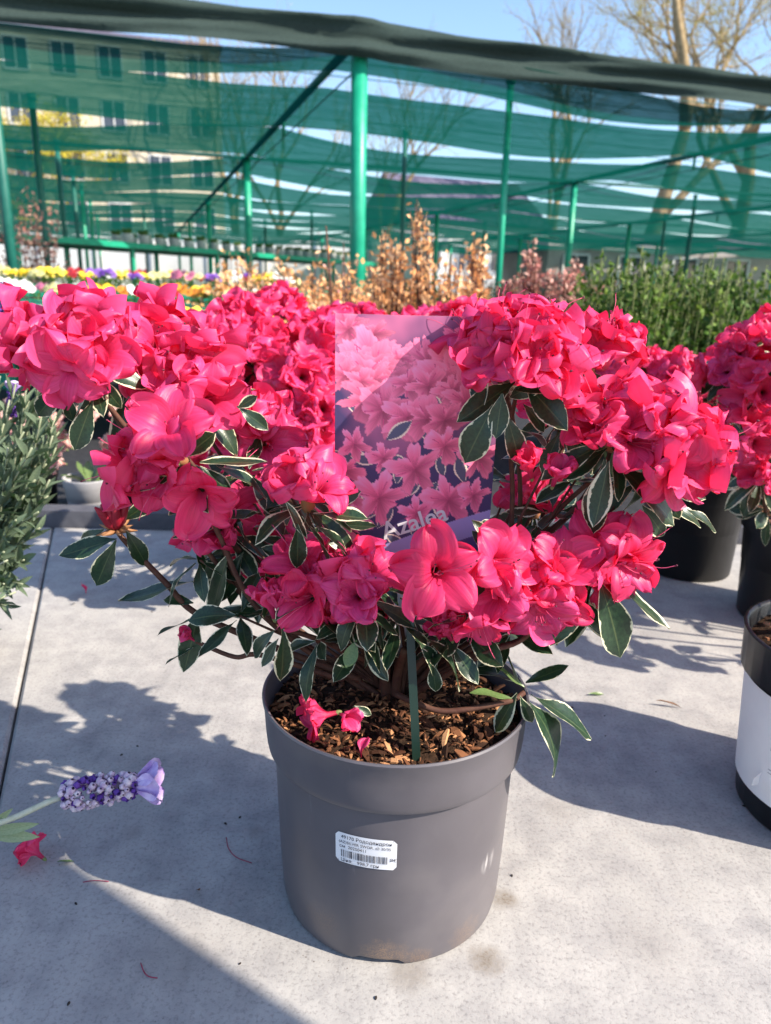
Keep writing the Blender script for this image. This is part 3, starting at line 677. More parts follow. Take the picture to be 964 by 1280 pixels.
# fallen flower and petals on the soil and on the concrete
ff = thing('fallen_flower', P(408, 900, .515), 'wilted pink azalea flower fallen on the bark in the grey pot', 'flower')
link('corolla', FL_HALF[0], ff, frame(P(425, 890, .53), (-.9, -.25, -.1), None, .5, .036)); link('corolla', FL_BUD[2], ff, frame(P(425, 892, .52), (.5, -.7, .2), None, .5, .022))
def petal_obj(name, seed, loc, s, label, cat='petal', group=None, d=(0, .3, 1), mat=AZ):
    b = MB(); petal_grid(b, rnd(0, 6), .5, seed, 1, 0, 1.1); m = b.mesh('petal', mat, True); vs = [v.co.copy() for v in m.vertices]
    c = sum(vs, Vector())/len(vs)
    for v in m.vertices: v.co -= c
    o = link(name, m, None, frame(loc, d, None, rnd(0, 6), s)); zmin = min((o.matrix_basis @ v.co).z for v in m.vertices)
    return tag(o, label, cat, group), zmin
def drop(o, zmin, z=.0006): o.location.z += z-zmin
o, z = petal_obj('fallen_petal', 5, P(455, 925, .505), .016, 'small pink petal lying on the bark beside the fallen flower')
drop(o, z, surf(P(455, 925, .505).x-POT.x, P(455, 925, .505).y-POT.y)+.004)
o, z = petal_obj('fallen_petal', 6, G(106, 743), .020, 'small red petal on the sunny concrete near the slab joint'); drop(o, z)
o, z = petal_obj('fallen_petal', 7, G(220, 660, .06), .03, 'pink petal lying on the dark kerb', d=(.4, -.6, .6)); drop(o, z, .036)
fl = link('fallen_flower', FL_HALF[2], None, frame(G(58, 1084), (-.7, .3, .3), None, 0, .030)); tag(fl, 'crumpled dark pink azalea flower on the shaded concrete below the lavender stalk', 'flower')
zz = min((fl.matrix_basis @ v.co).z for v in fl.data.vertices); fl.location.z -= zz
def debris(name, x, y, L, wd, ang, mat, label, cat, group=None, curl=.15):
    me = leaf_mesh(int(x*7+y), mat, curl, .5, .3, .03, 7, 5); p = G(x, y)
    o = link(name, me, None, Matrix.Translation((p.x, p.y, .004)) @ Matrix.Rotation(ang, 4, 'Z') @ Matrix.Diagonal((wd, L, L, 1)))
    zz = min((o.matrix_basis @ v.co).z for v in me.vertices); o.location.z += .0005-zz
    return tag(o, label, cat, group)
simple('dry_leaf', (.10, .045, .02, 1), (.2, .1, .045, 1), .8, 200); simple('red_thread', (.35, .03, .08, 1), None, .7, 50); simple('dark_crumb', (.03, .022, .018, 1), None, .9, 90)
debris('fallen_leaf', 72, 1080, .016, .004, R(-80), M['young_leaf'], 'narrow green fallen leaf beside the crumpled pink flower', 'leaf')
debris('fallen_leaf', 250, 1118, .007, .004, R(40), M['dry_leaf'], 'tiny brown curled leaf on the concrete near the bright wedge of sun', 'leaf', curl=.5)
debris('fallen_leaf', 735, 870, .024, .005, R(-80), M['young_leaf'], 'pale green leaf lying in the sunlit strip of concrete', 'leaf')
debris('fallen_leaf', 820, 882, .034, .004, R(-100), M['dry_leaf'], 'thin brown dry leaf in the sunlit strip of concrete', 'leaf')
debris('fallen_leaf', 92, 757, .008, .006, R(20), M['dark_crumb'], 'dark dead leaf scrap by the slab joint', 'leaf', curl=.4)
for i, (x, y) in enumerate(((152, 944), (172, 933), (282, 1030), (300, 1022), (95, 1130), (215, 755), (190, 765), (715, 885), (756, 895), (757, 920), (680, 922), (930, 1008), (62, 770), (300, 1205), (86, 1255), (640, 1095), (820, 965), (470, 1248))):
    b = MB(); L = rnd(.0015, .0042); chip_geom(b, (0, 0, 0), L, L*.6, L*.3, Matrix.Identity(3)); p = G(x, y)
    o = link('soil_crumb', b.mesh('soil_crumb', M['dark_crumb']), None, Matrix.Translation((p.x, p.y, L*.16)) @ Matrix.Rotation(rnd(0, 6), 4, 'Z'))
    tag(o, 'tiny dark crumb of soil on the concrete', 'crumb', 'soil crumbs scattered on the concrete')
for i, pts in enumerate(([(283, 1048), (286, 1062), (296, 1073), (315, 1080)], [(176, 1205), (180, 1216), (186, 1222), (197, 1224)], [(104, 1104), (118, 1102), (136, 1103)])):
    b = MB(); p = spline([G(*q)+Vector((0, 0, .0012)) for q in pts], 5); b.tube(p, .00042, 5)
    o = link('fallen_stamen', b.mesh('fallen_stamen', M['red_thread'], True)); tag(o, 'thin curled red stamen lying on the shaded concrete', 'stamen', 'fallen stamens on the concrete')

# ------------------------------------------------------------------ the other azaleas
def nursery_pot(name, loc, r, h, mat, label, group=None, cat='plant pot', soil=True, rim=.2):
    t = thing(name, loc, label, cat, group); b = MB()
    b.lathe([(.0, .004), (r*.82, 0), (r*.84, .003), (r*.92, h*(1-rim)), (r*.985, h*(1-rim)+.004), (r, h-.004), (r*1.015, h-.001), (r*.985, h), (r*.96, h-.004), (r*.9, h*.5), (0, h*.3)], 40)
    link('pot_body', b.mesh('pot_body', mat, True), t, Matrix.Translation(loc))
    if soil:
        s = link('soil', soil_mesh(r*.955, h*.9, rnd(0, 9), 24, 6), t, Matrix.Translation(loc)); b = MB()
        for i in range(160):
            q = rnd(0, 6.28); rr = r*.9*math.sqrt(rng.random()); l = rnd(.004, .011)*r/.1
            chip_geom(b, (loc[0]+rr*math.cos(q), loc[1]+rr*math.sin(q), loc[2]+h*.9+.012), l, l*.5, l*.15, rrot(.6))
        tag(link('bark_mulch', b.mesh('bark_mulch', M['bark']), t), kind='stuff')
    return t
def azalea(loc, z0, label, tops, seed, size=.05, hubr=.0035, stam=False, leaves=5):
    """tops: (px, py, depth, flowers)"""
    global rng
    keep = rng; rng = random.Random(seed)
    t = thing('azalea_bush', Vector(loc)+Vector((0, 0, z0)), label, 'azalea', 'potted azaleas'); hub = Vector(loc)+Vector((0, 0, z0))
    for (x, y, Y, n) in tops:
        p = P(x, y, Y); out = (p-hub); d = (Vector((out.x, out.y, 0))*1.2+Vector((0, -.12, .30))).normalized()
        cluster(t, p, d, n, size*rnd(.9, 1.1), 68, ('half', 'half', 'half', 'open'), stam)
        mid = hub.lerp(p, .5)+Vector((out.x*.15, out.y*.15, -.04)); stem(t, [hub+Vector((rnd(-.01, .01), rnd(-.01, .01), -.01)), mid, p], hubr, .002)
        whorl(t, p, d, leaves, .05, (65, 125))
        q = mid.lerp(p, .5); whorl(t, q, (out.x, out.y-.1, .25), leaves, .045, (40, 110))
    rng = keep; return t
def spread_tops(cx, cy, Y, wx, wy, n, seed, nf=(4, 6), dY=.1):
    r_ = random.Random(seed); out = []
    for i in range(n): out.append((cx+r_.uniform(-wx, wx), cy+r_.uniform(-wy, wy), Y+r_.uniform(-dY, dY), r_.randint(*nf)))
    return out
B1 = Vector((-.22, 1.40, 0)); nursery_pot('plant_pot', B1, .10, .19, M['pot_black'], 'black plastic pot whose side shows behind the lowest azalea branches', 'black nursery pots')
azalea(B1, .17, 'pink azalea right behind the azalea with the printed label, on its slab joint side',
       [(275, 434, 1.20, 6), (235, 429, 1.22, 4), (305, 409, 1.27, 6), (350, 399, 1.34, 5), (320, 464, 1.17, 4), (375, 474, 1.14, 6), (400, 514, 1.12, 6), (385, 429, 1.27, 6), (350, 534, 1.12, 6), (290, 504, 1.17, 4), (330, 434, 1.22, 4), (410, 444, 1.22, 6), (395, 564, 1.10, 5), (250, 464, 1.22, 4), (320, 594, 1.12, 4), (260, 574, 1.17, 4), (300, 634, 1.17, 3), (400, 594, 1.17, 3), (370, 574, 1.12, 4)], 11, .058)
B2 = Vector((.06, 1.48, 0)); nursery_pot('plant_pot', B2, .10, .19, M['pot_black'], 'black plastic pot hidden behind the grey pot', 'black nursery pots')
azalea(B2, .17, 'pink azalea whose blooms show just above the top edge of the printed label',
       [(420, 419, 1.40, 6), (455, 412, 1.45, 6), (480, 429, 1.40, 5), (440, 444, 1.35, 5), (505, 429, 1.40, 5), (540, 419, 1.45, 5), (575, 414, 1.40, 6), (600, 434, 1.35, 5), (555, 439, 1.35, 5), (470, 454, 1.30, 4), (520, 454, 1.30, 4), (630, 414, 1.40, 5)], 12, .056)
B4 = Vector((.605, 1.44, 0)); nursery_pot('plant_pot', B4, .100, .19, M['pot_black'], 'black plastic pot on the shaded concrete behind the striped sunlight', 'black nursery pots')
azalea(B4, .17, 'pink azalea with dark leafy twigs growing in the far black pot',
       [(845, 476, 1.25, 6), (880, 482, 1.25, 6), (815, 469, 1.35, 5), (770, 444, 1.35, 5), (735, 429, 1.35, 5), (905, 464, 1.4, 5), (860, 504, 1.2, 4), (780, 474, 1.3, 4), (920, 504, 1.3, 4)], 13, .050, leaves=10)
B5 = Vector((.70, 1.21, 0)); nursery_pot('plant_pot', B5, .10, .19, M['pot_black'], 'black plastic pot behind the white wrapped pot', 'black nursery pots')
azalea(B5, .17, 'pink azalea in the black pot behind the white wrapped pot',
       [(935, 440, 1.05, 5), (958, 425, 1.1, 5), (912, 468, 1.05, 3), (950, 490, 1.0, 4), (930, 545, 1.0, 3), (952, 600, .98, 3), (985, 450, 1.1, 5), (1010, 440, 1.15, 5), (1040, 500, 1.1, 5), (1000, 560, 1.1, 4), (1060, 450, 1.25, 5)], 14, .050, leaves=10)
RP = Vector((.488, .70, 0)); rp = nursery_pot('plant_pot', RP, .112, .20, M['pot_black'], 'black pot with a white printed paper band around it', rim=.25)
b = MB(); pts = []
for i in range(8):
    z = .030+.118*i/7
    for k_ in range(64):
        q = 6.2832*k_/64; rr = .112*(.84+.08*(z-.003)/.147)+.0022; pts.append((RP.x+rr*math.cos(q), RP.y+rr*math.sin(q), z))
b.grid(pts, 64, 8, None, 0, True); wrapb = link('paper_band', b.mesh('paper_band', M['paper'], True), rp); tag(wrapb, 'white paper band with faint grey print')
k = N('faint_ink'); k.set((.35, .34, .38), .7); M['faint_ink'] = k.m
b = MB()
for j, z in enumerate((.118, .105, .092, .070, .066)):
    a = R(200); 
    while a < R(290):
        da = R(rnd(2, 7)) if j < 3 else R(60); rr = .112*(.84+.08*(z-.003)/.147)+.0027; hgt = .0035 if j < 3 else .0008
        vs = []
        for q in range(6):
            for zz in (z, z+hgt): vs.append((RP.x+rr*math.cos(a+da*q/5), RP.y+rr*math.sin(a+da*q/5), zz))
        b.add(vs, [(2*i, 2*i+2, 2*i+3, 2*i+1) for i in range(5)]); a += da+R(1.5)
link('faint_print', b.mesh('faint_print', M['faint_ink']), wrapb)
b = MB(); p = G(922, 965); b.add([(RP.x-.097, RP.y-.028, .062), (RP.x-.097, RP.y-.026, .046), (RP.x-.108, RP.y-.034, .050), (RP.x-.107, RP.y-.034, .058)], [(0, 1, 2, 3)]); link('loose_corner', b.mesh('loose_corner', M['paper']), wrapb)
azalea(RP, .18, 'pink azalea growing in the pot with the white paper band',
       [(1050, 504, .75, 5), (1080, 444, .8, 6), (1120, 524, .72, 6), (1150, 454, .8, 6), (1050, 424, .95, 6), (1170, 584, .7, 5), (1090, 644, .68, 4), (1200, 504, .8, 5)], 15, .058)
# one more on the sunny side, out of the picture, whose shadow stripes the concrete
B7 = Vector((.98, .98, 0)); nursery_pot('plant_pot', B7, .11, .20, M['pot_black'], 'black plastic pot on the concrete beyond the white wrapped pot', 'black nursery pots')
azalea(B7, .18, 'pink azalea standing beyond the azalea in the white wrapped pot', [(1180, 424, 1.0, 5), (1240, 474, .95, 5), (1300, 424, 1.05, 5), (1350, 494, 1.0, 5), (1260, 584, .9, 4), (1400, 444, 1.0, 5), (1330, 604, .9, 4)], 16, .058)

# ------------------------------------------------------------------ lavender on the left
LLEAF = [leaf_mesh(60+i, M['lavender_leaf'], c_, .45, .5, .02, 6, 5) for i, c_ in enumerate((-.25, -.1, .1, .25))]
simple('lavender_stem', (.26, .30, .18, 1), (.36, .38, .26, 1), .8, 90); simple('lavender_calyx', (.36, .22, .40, 1), (.74, .64, .66, 1), .8, 240); simple('lavender_bract', (.40, .24, .58, 1), (.72, .58, .80, 1), .6, 90); simple('lavender_floret', (.09, .03, .24, 1), (.16, .06, .34, 1), .7, 90)
M['lavender_bract'].node_tree.nodes['Principled BSDF'].inputs['Subsurface Weight'].default_value = 0
def lav_head(root, p, d, L, mats=('lavender_calyx', 'lavender_floret', 'lavender_bract')):
    """a spike: rows of round calyces, dark florets between, and a tuft of long bracts"""
    d = Vector(d).normalized(); a = d.orthogonal().normalized(); c = d.cross(a); b = MB(); b2 = MB()
    for i in range(14):
        for j in range(9):
            q = j*.698+i*.35; t = i/13; rr = L*(.085+.05*math.sin(math.pi*min(1, t*.95+.05)))
            e = a*math.cos(q)+c*math.sin(q); pos = p+d*(L*.72*t)+e*rr*rnd(.82, 1.2)+d*L*rnd(-.015, .015); s = L*.045*rnd(.55, 1.35)
            mm = frame(pos, e*.8+d*.5+rdir()*.3, None, rnd(0, 6), s); B = b2 if rng.random() < .3 else b
            pr_ = [(.25, -.9), (.8, -.3), (.9, .3), (.45, .8), (.55, 1.1)] if B is b2 else [(.35, -.9), (.95, -.2), (.85, .5), (.3, .9)]
            vs = [mm @ Vector((r*math.cos(k*1.2566), r*math.sin(k*1.2566), z)) for r, z in pr_ for k in range(5)]; B.grid(vs, 5, len(pr_), None, 0, True)
    link('flower_spike', b.mesh('flower_spike', M[mats[0]], True), root); link('florets', b2.mesh('florets', M[mats[1]], True), root)
    for i in range(6):
        q = i*1.05; e = a*math.cos(q)+c*math.sin(q); bm_ = MB(); ns, nt = 5, 7; pts = []; ph = rnd(0, 6)
        for ti in range(nt):
            t = ti/(nt-1); wd = L*(.05+.10*sm(0, .7, t))*(1 if t < .85 else .8); o = e*(L*(.05+.15*t**1.3))+d*(L*(.70+.30*t))
            tn = d.cross(e)
            for si in range(ns): s = si/(ns-1)*2-1; pts.append(p+o+tn*s*wd+e*(L*.03*math.sin(3*s+ph+4*t)*t)+d*(-.05*L*s*s*t))
        bm_.grid(pts, ns, nt); link('bract', bm_.mesh('bract', M[mats[2]], True), root)
def lav_shoot(root, base, tip, n, L, stemr=.0016):
    mid = base.lerp(tip, .5)+Vector((rnd(-.01, .01), rnd(-.01, .01), 0)); pp = spline([base, mid, tip], 5); stem(root, [base, mid, tip], stemr, stemr*.7, 'lavender_stem')
    for i in range(n):
        t = .12+.88*i/n; f = t*(len(pp)-1); p = pp[int(f)].lerp(pp[min(len(pp)-1, int(f)+1)], f % 1); ax = (tip-base).normalized(); q = (i % 2)*1.57+i*.4+rnd(-.3, .3)
        a = ax.orthogonal().normalized(); c = ax.cross(a)
        for sgn in (1, -1):
            e = (a*math.cos(q)+c*math.sin(q))*sgn; l = L*rnd(.7, 1.15)*(1-.35*t); v = ax*.85+e*rnd(.25, .6)
            put_leaf(root, p, p+v.normalized()*l, l*rnd(.19, .27), 0, rng.choice(LLEAF), -e+ax*.5)
leaf_mat('pale_lavender_leaf', (.34, .42, .22, 1), (.45, .50, .30, 1), (.55, .6, .4, 1), 1.0, .7, .3); PALE = leaf_mesh(66, M['pale_lavender_leaf'], .1, .5, .3, .02, 8, 5)
LA = Vector((-.625, .98, 0)); nursery_pot('plant_pot', LA, .070, .15, M['pot_black'], 'black plastic pot under the grey green lavender beside the slab joint')
lav = thing('lavender_plant', LA+Vector((0, 0, .13)), 'bushy lavender with upright grey green leaves and dark purple spikes', 'lavender')
hub = LA+Vector((0, 0, .13))
for (x, y, Y) in ((20, 480, .95), (45, 500, 1.0), (62, 500, 1.05), (5, 530, .9), (30, 540, .9), (55, 560, .98), (-20, 480, .92), (-45, 520, .9), (15, 600, .88), (40, 600, .92), (-15, 620, .85), (60, 530, 1.02), (70, 520, 1.0), (25, 520, 1.05), (-60, 470, 1.0), (0, 470, 1.05), (35, 470, .95), (52, 520, .9), (66, 545, .92), (48, 640, .86), (20, 650, .84), (30, 700, .84), (5, 690, .84), (62, 600, .9), (40, 560, .86), (10, 560, .86), (70, 560, .96), (58, 580, .94), (30, 620, .88), (50, 660, .9), (15, 760, .82), (28, 730, .84), (5, 730, .82), (20, 560, .9), (66, 500, 1.0), (50, 480, 1.0), (74, 540, 1.02), (36, 500, .96), (12, 500, .94), (60, 620, .94), (44, 600, .9)):
    lav_shoot(lav, hub+Vector((rnd(.0, .10), rnd(-.04, .03), -.01)), P(x, y, Y), 12, .050)
for (x, y, Y, hx, hy) in ((4, 400, .95, 4, 335), (18, 520, .98, 14, 440)):
    p = P(x, y, Y); stem(lav, [hub, p.lerp(hub, .4), p], .0015, .0013, 'lavender_stem'); lav_head(lav, p, P(hx, hy, Y)-p, .045, ('lavender_floret', 'lavender_floret', 'lavender_bract'))
# lower lavender whose stalk reaches into the picture
LB = Vector((-.62, .60, 0)); nursery_pot('plant_pot', LB, .085, .15, M['pot_black'], 'black plastic pot of the lavender whose stalk leans out')
lv2 = thing('lavender_plant', LB+Vector((0, 0, .13)), 'lavender with one pale purple flower stalk leaning low over the shaded concrete', 'lavender'); hub2 = LB+Vector((0, 0, .13))
s0, s1 = P(-40, 1030, .53), P(80, 995, .545); dv = P(205, 975, .56)-s1
simple('pale_stalk', (.42, .43, .30, 1), (.55, .54, .42, 1), .8, 200)
stem(lv2, [hub2, hub2.lerp(s0, .6)+Vector((0, 0, .03)), s0, s1], .0030, .0026, 'pale_stalk'); lav_head(lv2, s1, dv, dv.length*.98)
for (x0, y0, x1, y1, wp) in ((-16, 1042, 46, 1030, 16), (-16, 1044, 48, 1046, 18), (-8, 1030, 14, 1012, 10)):
    a = P(x0, y0, .535); c_ = P(x1, y1, .53); put_leaf(lv2, a, c_, wp*.54/F, 0, PALE)
for i in range(11):
    d = Vector((rnd(-.6, .25), rnd(-.6, .6), 1)).normalized(); lav_shoot(lv2, hub2+Vector((rnd(-.03, .03), rnd(-.03, .03), 0)), hub2+d*rnd(.10, .2), 6, .04)
for (x, y, Y) in ((10, 700, .80), (-5, 660, .8), (20, 740, .80), (0, 780, .74), (-20, 690, .75)): lav_shoot(lv2, hub2+Vector((rnd(-.02, .02), .02, 0)), P(x, y, Y), 8, .042)

# ------------------------------------------------------------------ small pots of pale pink flowers behind the kerb
FL_P = [flower_mesh(40+i, o, True, M['pink_petal']) for i, o in enumerate((.7, .9))]
for i, (x, y, r, m, nm) in enumerate(((115, 648, .058, 'pot_pale', 'pale grey'), (222, 652, .058, 'pot_white', 'white'), (165, 640, .06, 'pot_black', 'black'), (290, 650, .06, 'pot_black', 'black'), (40, 640, .058, 'pot_black', 'black'), (350, 648, .058, 'pot_pale', 'pale grey'))):
    p = G(x, y, -.03); p.y = max(p.y, 1.72); p = Vector((p.x, p.y+.03*(i % 3), -.03))
    nursery_pot('small_plant_pot', p, r, .105, M[m], nm+' small pot behind the dark kerb under pale pink flowers', 'small pots behind the kerb', rim=.25, soil=False)
    fp = thing('flowering_plant', p+Vector((0, 0, .08)), 'pale pink double flowered plant in a small pot behind the kerb', 'plant', 'pale pink plants behind the kerb')
    for j in range(11 if i in (0, 1, 4) else 6):
        d = Vector((rnd(-.9, .9), rnd(-.9, .5), rnd(.1, 1))).normalized(); q = p+Vector((0, 0, .09))+Vector((d.x*.055, d.y*.055, max(0, d.z)*.17))
        link('flower', FL_P[j % 2], fp, frame(q, d, None, rnd(0, 6), .046)); 
    for j in range(10):
        d = Vector((rnd(-1, 1), rnd(-1, 1), rnd(.2, .8))).normalized(); q = p+Vector((0, 0, .085)); put_leaf(fp, q+d*.01, q+d*.075, .022, 0, rng.choice(YLEAF), (0, 0, 1))

# ------------------------------------------------------------------ shrubs and bedding plants further back
def leaf_cloud_mat(name, cols, rough=.6, tf=.3):
    k = N(name); ri = k.n('NewGeometry').outputs['Random Per Island']; c = k.ramp(ri, [(i/(len(cols)-1), q) for i, q in enumerate(cols)])
    k.set(c, rough, .3); k.translucent(c, tf); M[name] = k.m
leaf_cloud_mat('orange_foliage', [(.82, .36, .13), (.92, .50, .22), (.95, .64, .38), (.90, .46, .2), (.75, .40, .16)])
leaf_cloud_mat('pink_foliage', [(.48, .16, .14), (.66, .32, .27), (.74, .46, .38), (.42, .2, .13)])
leaf_cloud_mat('green_foliage', [(.02, .05, .008), (.05, .11, .015), (.10, .19, .025), (.24, .33, .06)])
leaf_cloud_mat('lime_foliage', [(.2, .24, .03), (.34, .36, .05), (.42, .40, .10)])
leaf_cloud_mat('tray_foliage', [(.05, .12, .02), (.12, .22, .04), (.22, .30, .07)])
leaf_cloud_mat('bud_haze', [(.36, .32, .06), (.5, .42, .10), (.42, .36, .16)])
leaf_cloud_mat('yellow_foliage', [(.45, .38, .03), (.62, .5, .05), (.4, .4, .06)])
def quad_leaf(b, p, d, n, L, wd):
    d = d.normalized(); x = d.cross(n); x = x.normalized() if x.length > 1e-5 else d.orthogonal().normalized(); up_ = x.cross(d)
    b.add([p, p+d*L*.5+x*wd*.5+up_*wd*.12, p+d*L, p+d*L*.5-x*wd*.5+up_*wd*.12], [(0, 1, 2), (0, 2, 3)])
def shrub(name, base, h, rad, nst, nl, L, mat, label, cat, group=None, upright=.35, twig=.5, stemmat='stem_brown', tops=None, pot=True):
    t = thing(name, base, label, cat, group); b = MB(); f = MB(); base = Vector(base)
    for i in range(nst):
        if tops: x, y, Y = tops[i % len(tops)]; tip = P(x+rnd(-6, 6), y+rnd(0, 22), Y+rnd(-.05, .05))
        else:
            q = rnd(0, 6.28); rr = rad*math.sqrt(rng.random()); tip = base+Vector((rr*math.cos(q), rr*math.sin(q), h*rnd(.72, 1.05)*(1-.3*(rr/rad)**2)))
        mid = base.lerp(tip, .5)+Vector((rnd(-1, 1), rnd(-1, 1), 0))*rad*.12; mid.x += (tip.x-base.x)*.15; mid.y += (tip.y-base.y)*.15
        pp = spline([base, mid, tip], 5); b.tube(pp, [.0035*(1-.7*j/len(pp))*max(1, h) for j in range(len(pp))], 4)
        for j in range(nl):
            u = .3+.7*j/nl; fi = u*(len(pp)-1); p = pp[int(fi)].lerp(pp[min(int(fi)+1, len(pp)-1)], fi % 1)+rdir()*L*twig
            ax = (tip-mid).normalized(); quad_leaf(f, p, ax*upright+rdir()*.8, rdir(), L*rnd(.6, 1.2), L*rnd(.4, .65))
    link('stems', b.mesh('stems', M[stemmat], True), t); link('foliage', f.mesh('foliage', M[mat]), t)
    return t
BED = -.03
# (px of the base centre, depth, ...) orange ones
def at(x, Y, z): p = P(x, 357, Y); return Vector((p.x, Y, z))
for i, (x, Y, h, rad, tops) in enumerate(((545, 2.5, .7, .22, [(525, 250, 2.5), (535, 268, 2.5), (518, 245, 2.52), (560, 310, 2.4), (540, 330, 2.4), (575, 325, 2.45), (525, 320, 2.5), (555, 345, 2.35)]),
        (595, 2.7, .6, .15, [(597, 292, 2.7), (600, 310, 2.7), (590, 340, 2.6)]), (490, 2.6, .65, .2, [(480, 284, 2.6), (492, 296, 2.6), (500, 300, 2.65), (470, 335, 2.5), (510, 345, 2.5)]),
        (390, 3.2, .70, .36, None), (320, 3.4, .72, .32, None), (440, 3.3, .68, .3, None), (350, 2.8, .62, .28, None), (470, 2.9, .62, .26, None), (575, 3.0, .64, .26, None))):
    shrub('orange_shrub', at(x, Y, BED), h, rad, 36 if tops else 60, 30, .026 if tops else .032, 'orange_foliage', ['tall orange leaved shrub with the highest shoot behind the printed label', 'slim orange leaved shrub beside the tall orange one', 'orange leaved shrub with a drooping tip by the thick green post', 'low rusty orange shrub behind the azaleas'][min(i, 3)], 'shrub', 'low rusty orange shrubs behind the azaleas' if i >= 3 else None, tops=tops, twig=.75)
t = shrub('twiggy_shrub', at(440, 2.3, BED), .7, .1, 5, 9, .018, 'pink_foliage', 'thin reddish twiggy shrub with sparse leaves in front of the thick green post', 'shrub', tops=[(413, 270, 2.3), (425, 300, 2.3), (440, 322, 2.3), (435, 300, 2.3)])
for i, (x, Y, tops) in enumerate(((690, 2.9, [(665, 300, 2.9), (672, 320, 2.9), (655, 335, 2.9), (690, 330, 2.8), (705, 340, 2.8)]), (740, 2.9, [(722, 318, 2.9), (735, 345, 2.8), (712, 335, 2.85), (750, 350, 2.8), (760, 352, 2.8)]), (640, 3.1, [(640, 345, 3.), (625, 350, 3.), (655, 340, 3.)]))):
    shrub('pink_shrub', at(x, Y, BED), .6, .2, 46, 34, .026, 'pink_foliage', 'dusty pink leaved shrub between the orange shrubs and the green box plants', 'shrub', 'dusty pink shrubs', tops=tops)
for i, (x, Y) in enumerate(((755, 2.25), (800, 2.2), (840, 2.3), (880, 2.25), (820, 2.6), (770, 2.6), (865, 2.65), (915, 2.6), (960, 2.5))):
    shrub('box_plant', at(x, Y, BED), .655, .15, 110, 36, .024, 'green_foliage', 'upright green box plant in the row behind the pink azaleas', 'shrub', 'green box plants in a row', upright=.7, stemmat='stem_green')
for i, (x, Y) in enumerate(((900, 3.6), (945, 3.5), (975, 3.7))):
    shrub('lime_shrub', at(x, Y, BED), .66, .2, 26, 26, .026, 'lime_foliage', 'yellow green shrub behind the row of box plants', 'shrub', 'yellow green shrubs behind the box plants')
shrub('red_shrub', at(50, 6.6, BED), 1.25, .3, 30, 24, .05, 'pink_foliage', 'rusty red leaved shrub between thin posts of the shade house', 'shrub')

# sloping display of pansies on trestle tables
COLS = [('yellow', (.80, .56, .02)), ('white', (.78, .76, .70)), ('purple', (.16, .05, .36)), ('pink', (.66, .18, .30)), ('orange', (.78, .28, .03)), ('pale yellow', (.78, .70, .30)), ('red', (.5, .03, .04))]
for n_, c_ in COLS: simple('pansy_'+n_.replace(' ', '_'), (*c_, 1), tuple(q*.8 for q in c_)+(1,), .6, 60)
simple('pansy_eye', (.03, .01, .04, 1), None, .6, 50)
def pansy_mesh(seed, mat):
    r_ = random.Random(seed); b = MB()
    for i in range(46):
        q = r_.uniform(0, 6.28); rr = .07*math.sqrt(r_.random()); p = Vector((rr*math.cos(q), rr*math.sin(q), r_.uniform(.01, .09))); d = Vector((math.cos(q), math.sin(q), r_.uniform(0, 1)))
        quad_leaf(b, p, d, Vector((0, 0, 1)), .04, .024)
    for i in range(8):
        q = r_.uniform(0, 6.28); rr = .085*math.sqrt(r_.random()); c = Vector((rr*math.cos(q), rr*math.sin(q)-.01, r_.uniform(.085, .125))); n = Vector((r_.uniform(-.5, .5), -.8, r_.uniform(.3, .8))).normalized(); a = n.orthogonal().normalized(); e = n.cross(a)
        for k_ in range(5):
            w_ = 6.283*k_/5; o = c+(a*math.cos(w_)+e*math.sin(w_))*.015; vs = [o+(a*math.cos(u)+e*math.sin(u))*.015+n*(.002*(k_ % 2)) for u in [6.283*m/7 for m in range(7)]]; b.add(vs, [tuple(range(7))], None, 1)
        vs = [c+n*.004+(a*math.cos(u)+e*math.sin(u))*.006 for u in [6.283*m/6 for m in range(6)]]; b.add(vs, [tuple(range(6))], None, 2)
    return b.mesh('pansy_plant', [M['tray_foliage'], mat, M['pansy_eye']])
PANS = {n_: [pansy_mesh(i*10+j, M['pansy_'+n_.replace(' ', '_')]) for j in range(2)] for i, (n_, c_) in enumerate(COLS)}
def trestle(loc, Lx, Ly, z, label, rz=0, cat='table', slope=0., group=None):
    t = thing('display_table', loc, label, cat, group, rz); mw = wm(t)
    b = MB(); b.box((0, 0, z-.02), (Lx, Ly, .03)); link('table_top', b.mesh('table_top', M['frame_dark']), t, mw)
    b = MB()
    for sy in (-1, 1): b.box((0, sy*(Ly/2+.021), z-.03), (Lx+.04, .04, .06))
    link('table_frame', b.mesh('table_frame', M['frame_green']), t, mw)
    n = max(2, int(Lx/1.4)+1)
    for i in range(n):
        for sy in (-1, 1):
            b = MB(); b.box((-Lx/2+.05+(Lx-.1)*i/(n-1), sy*(Ly/2-.03), (z-.06-.12)/2), (.045, .045, z-.06+.12)); link('leg', b.mesh('leg', M['frame_green']), t, mw)
    return t
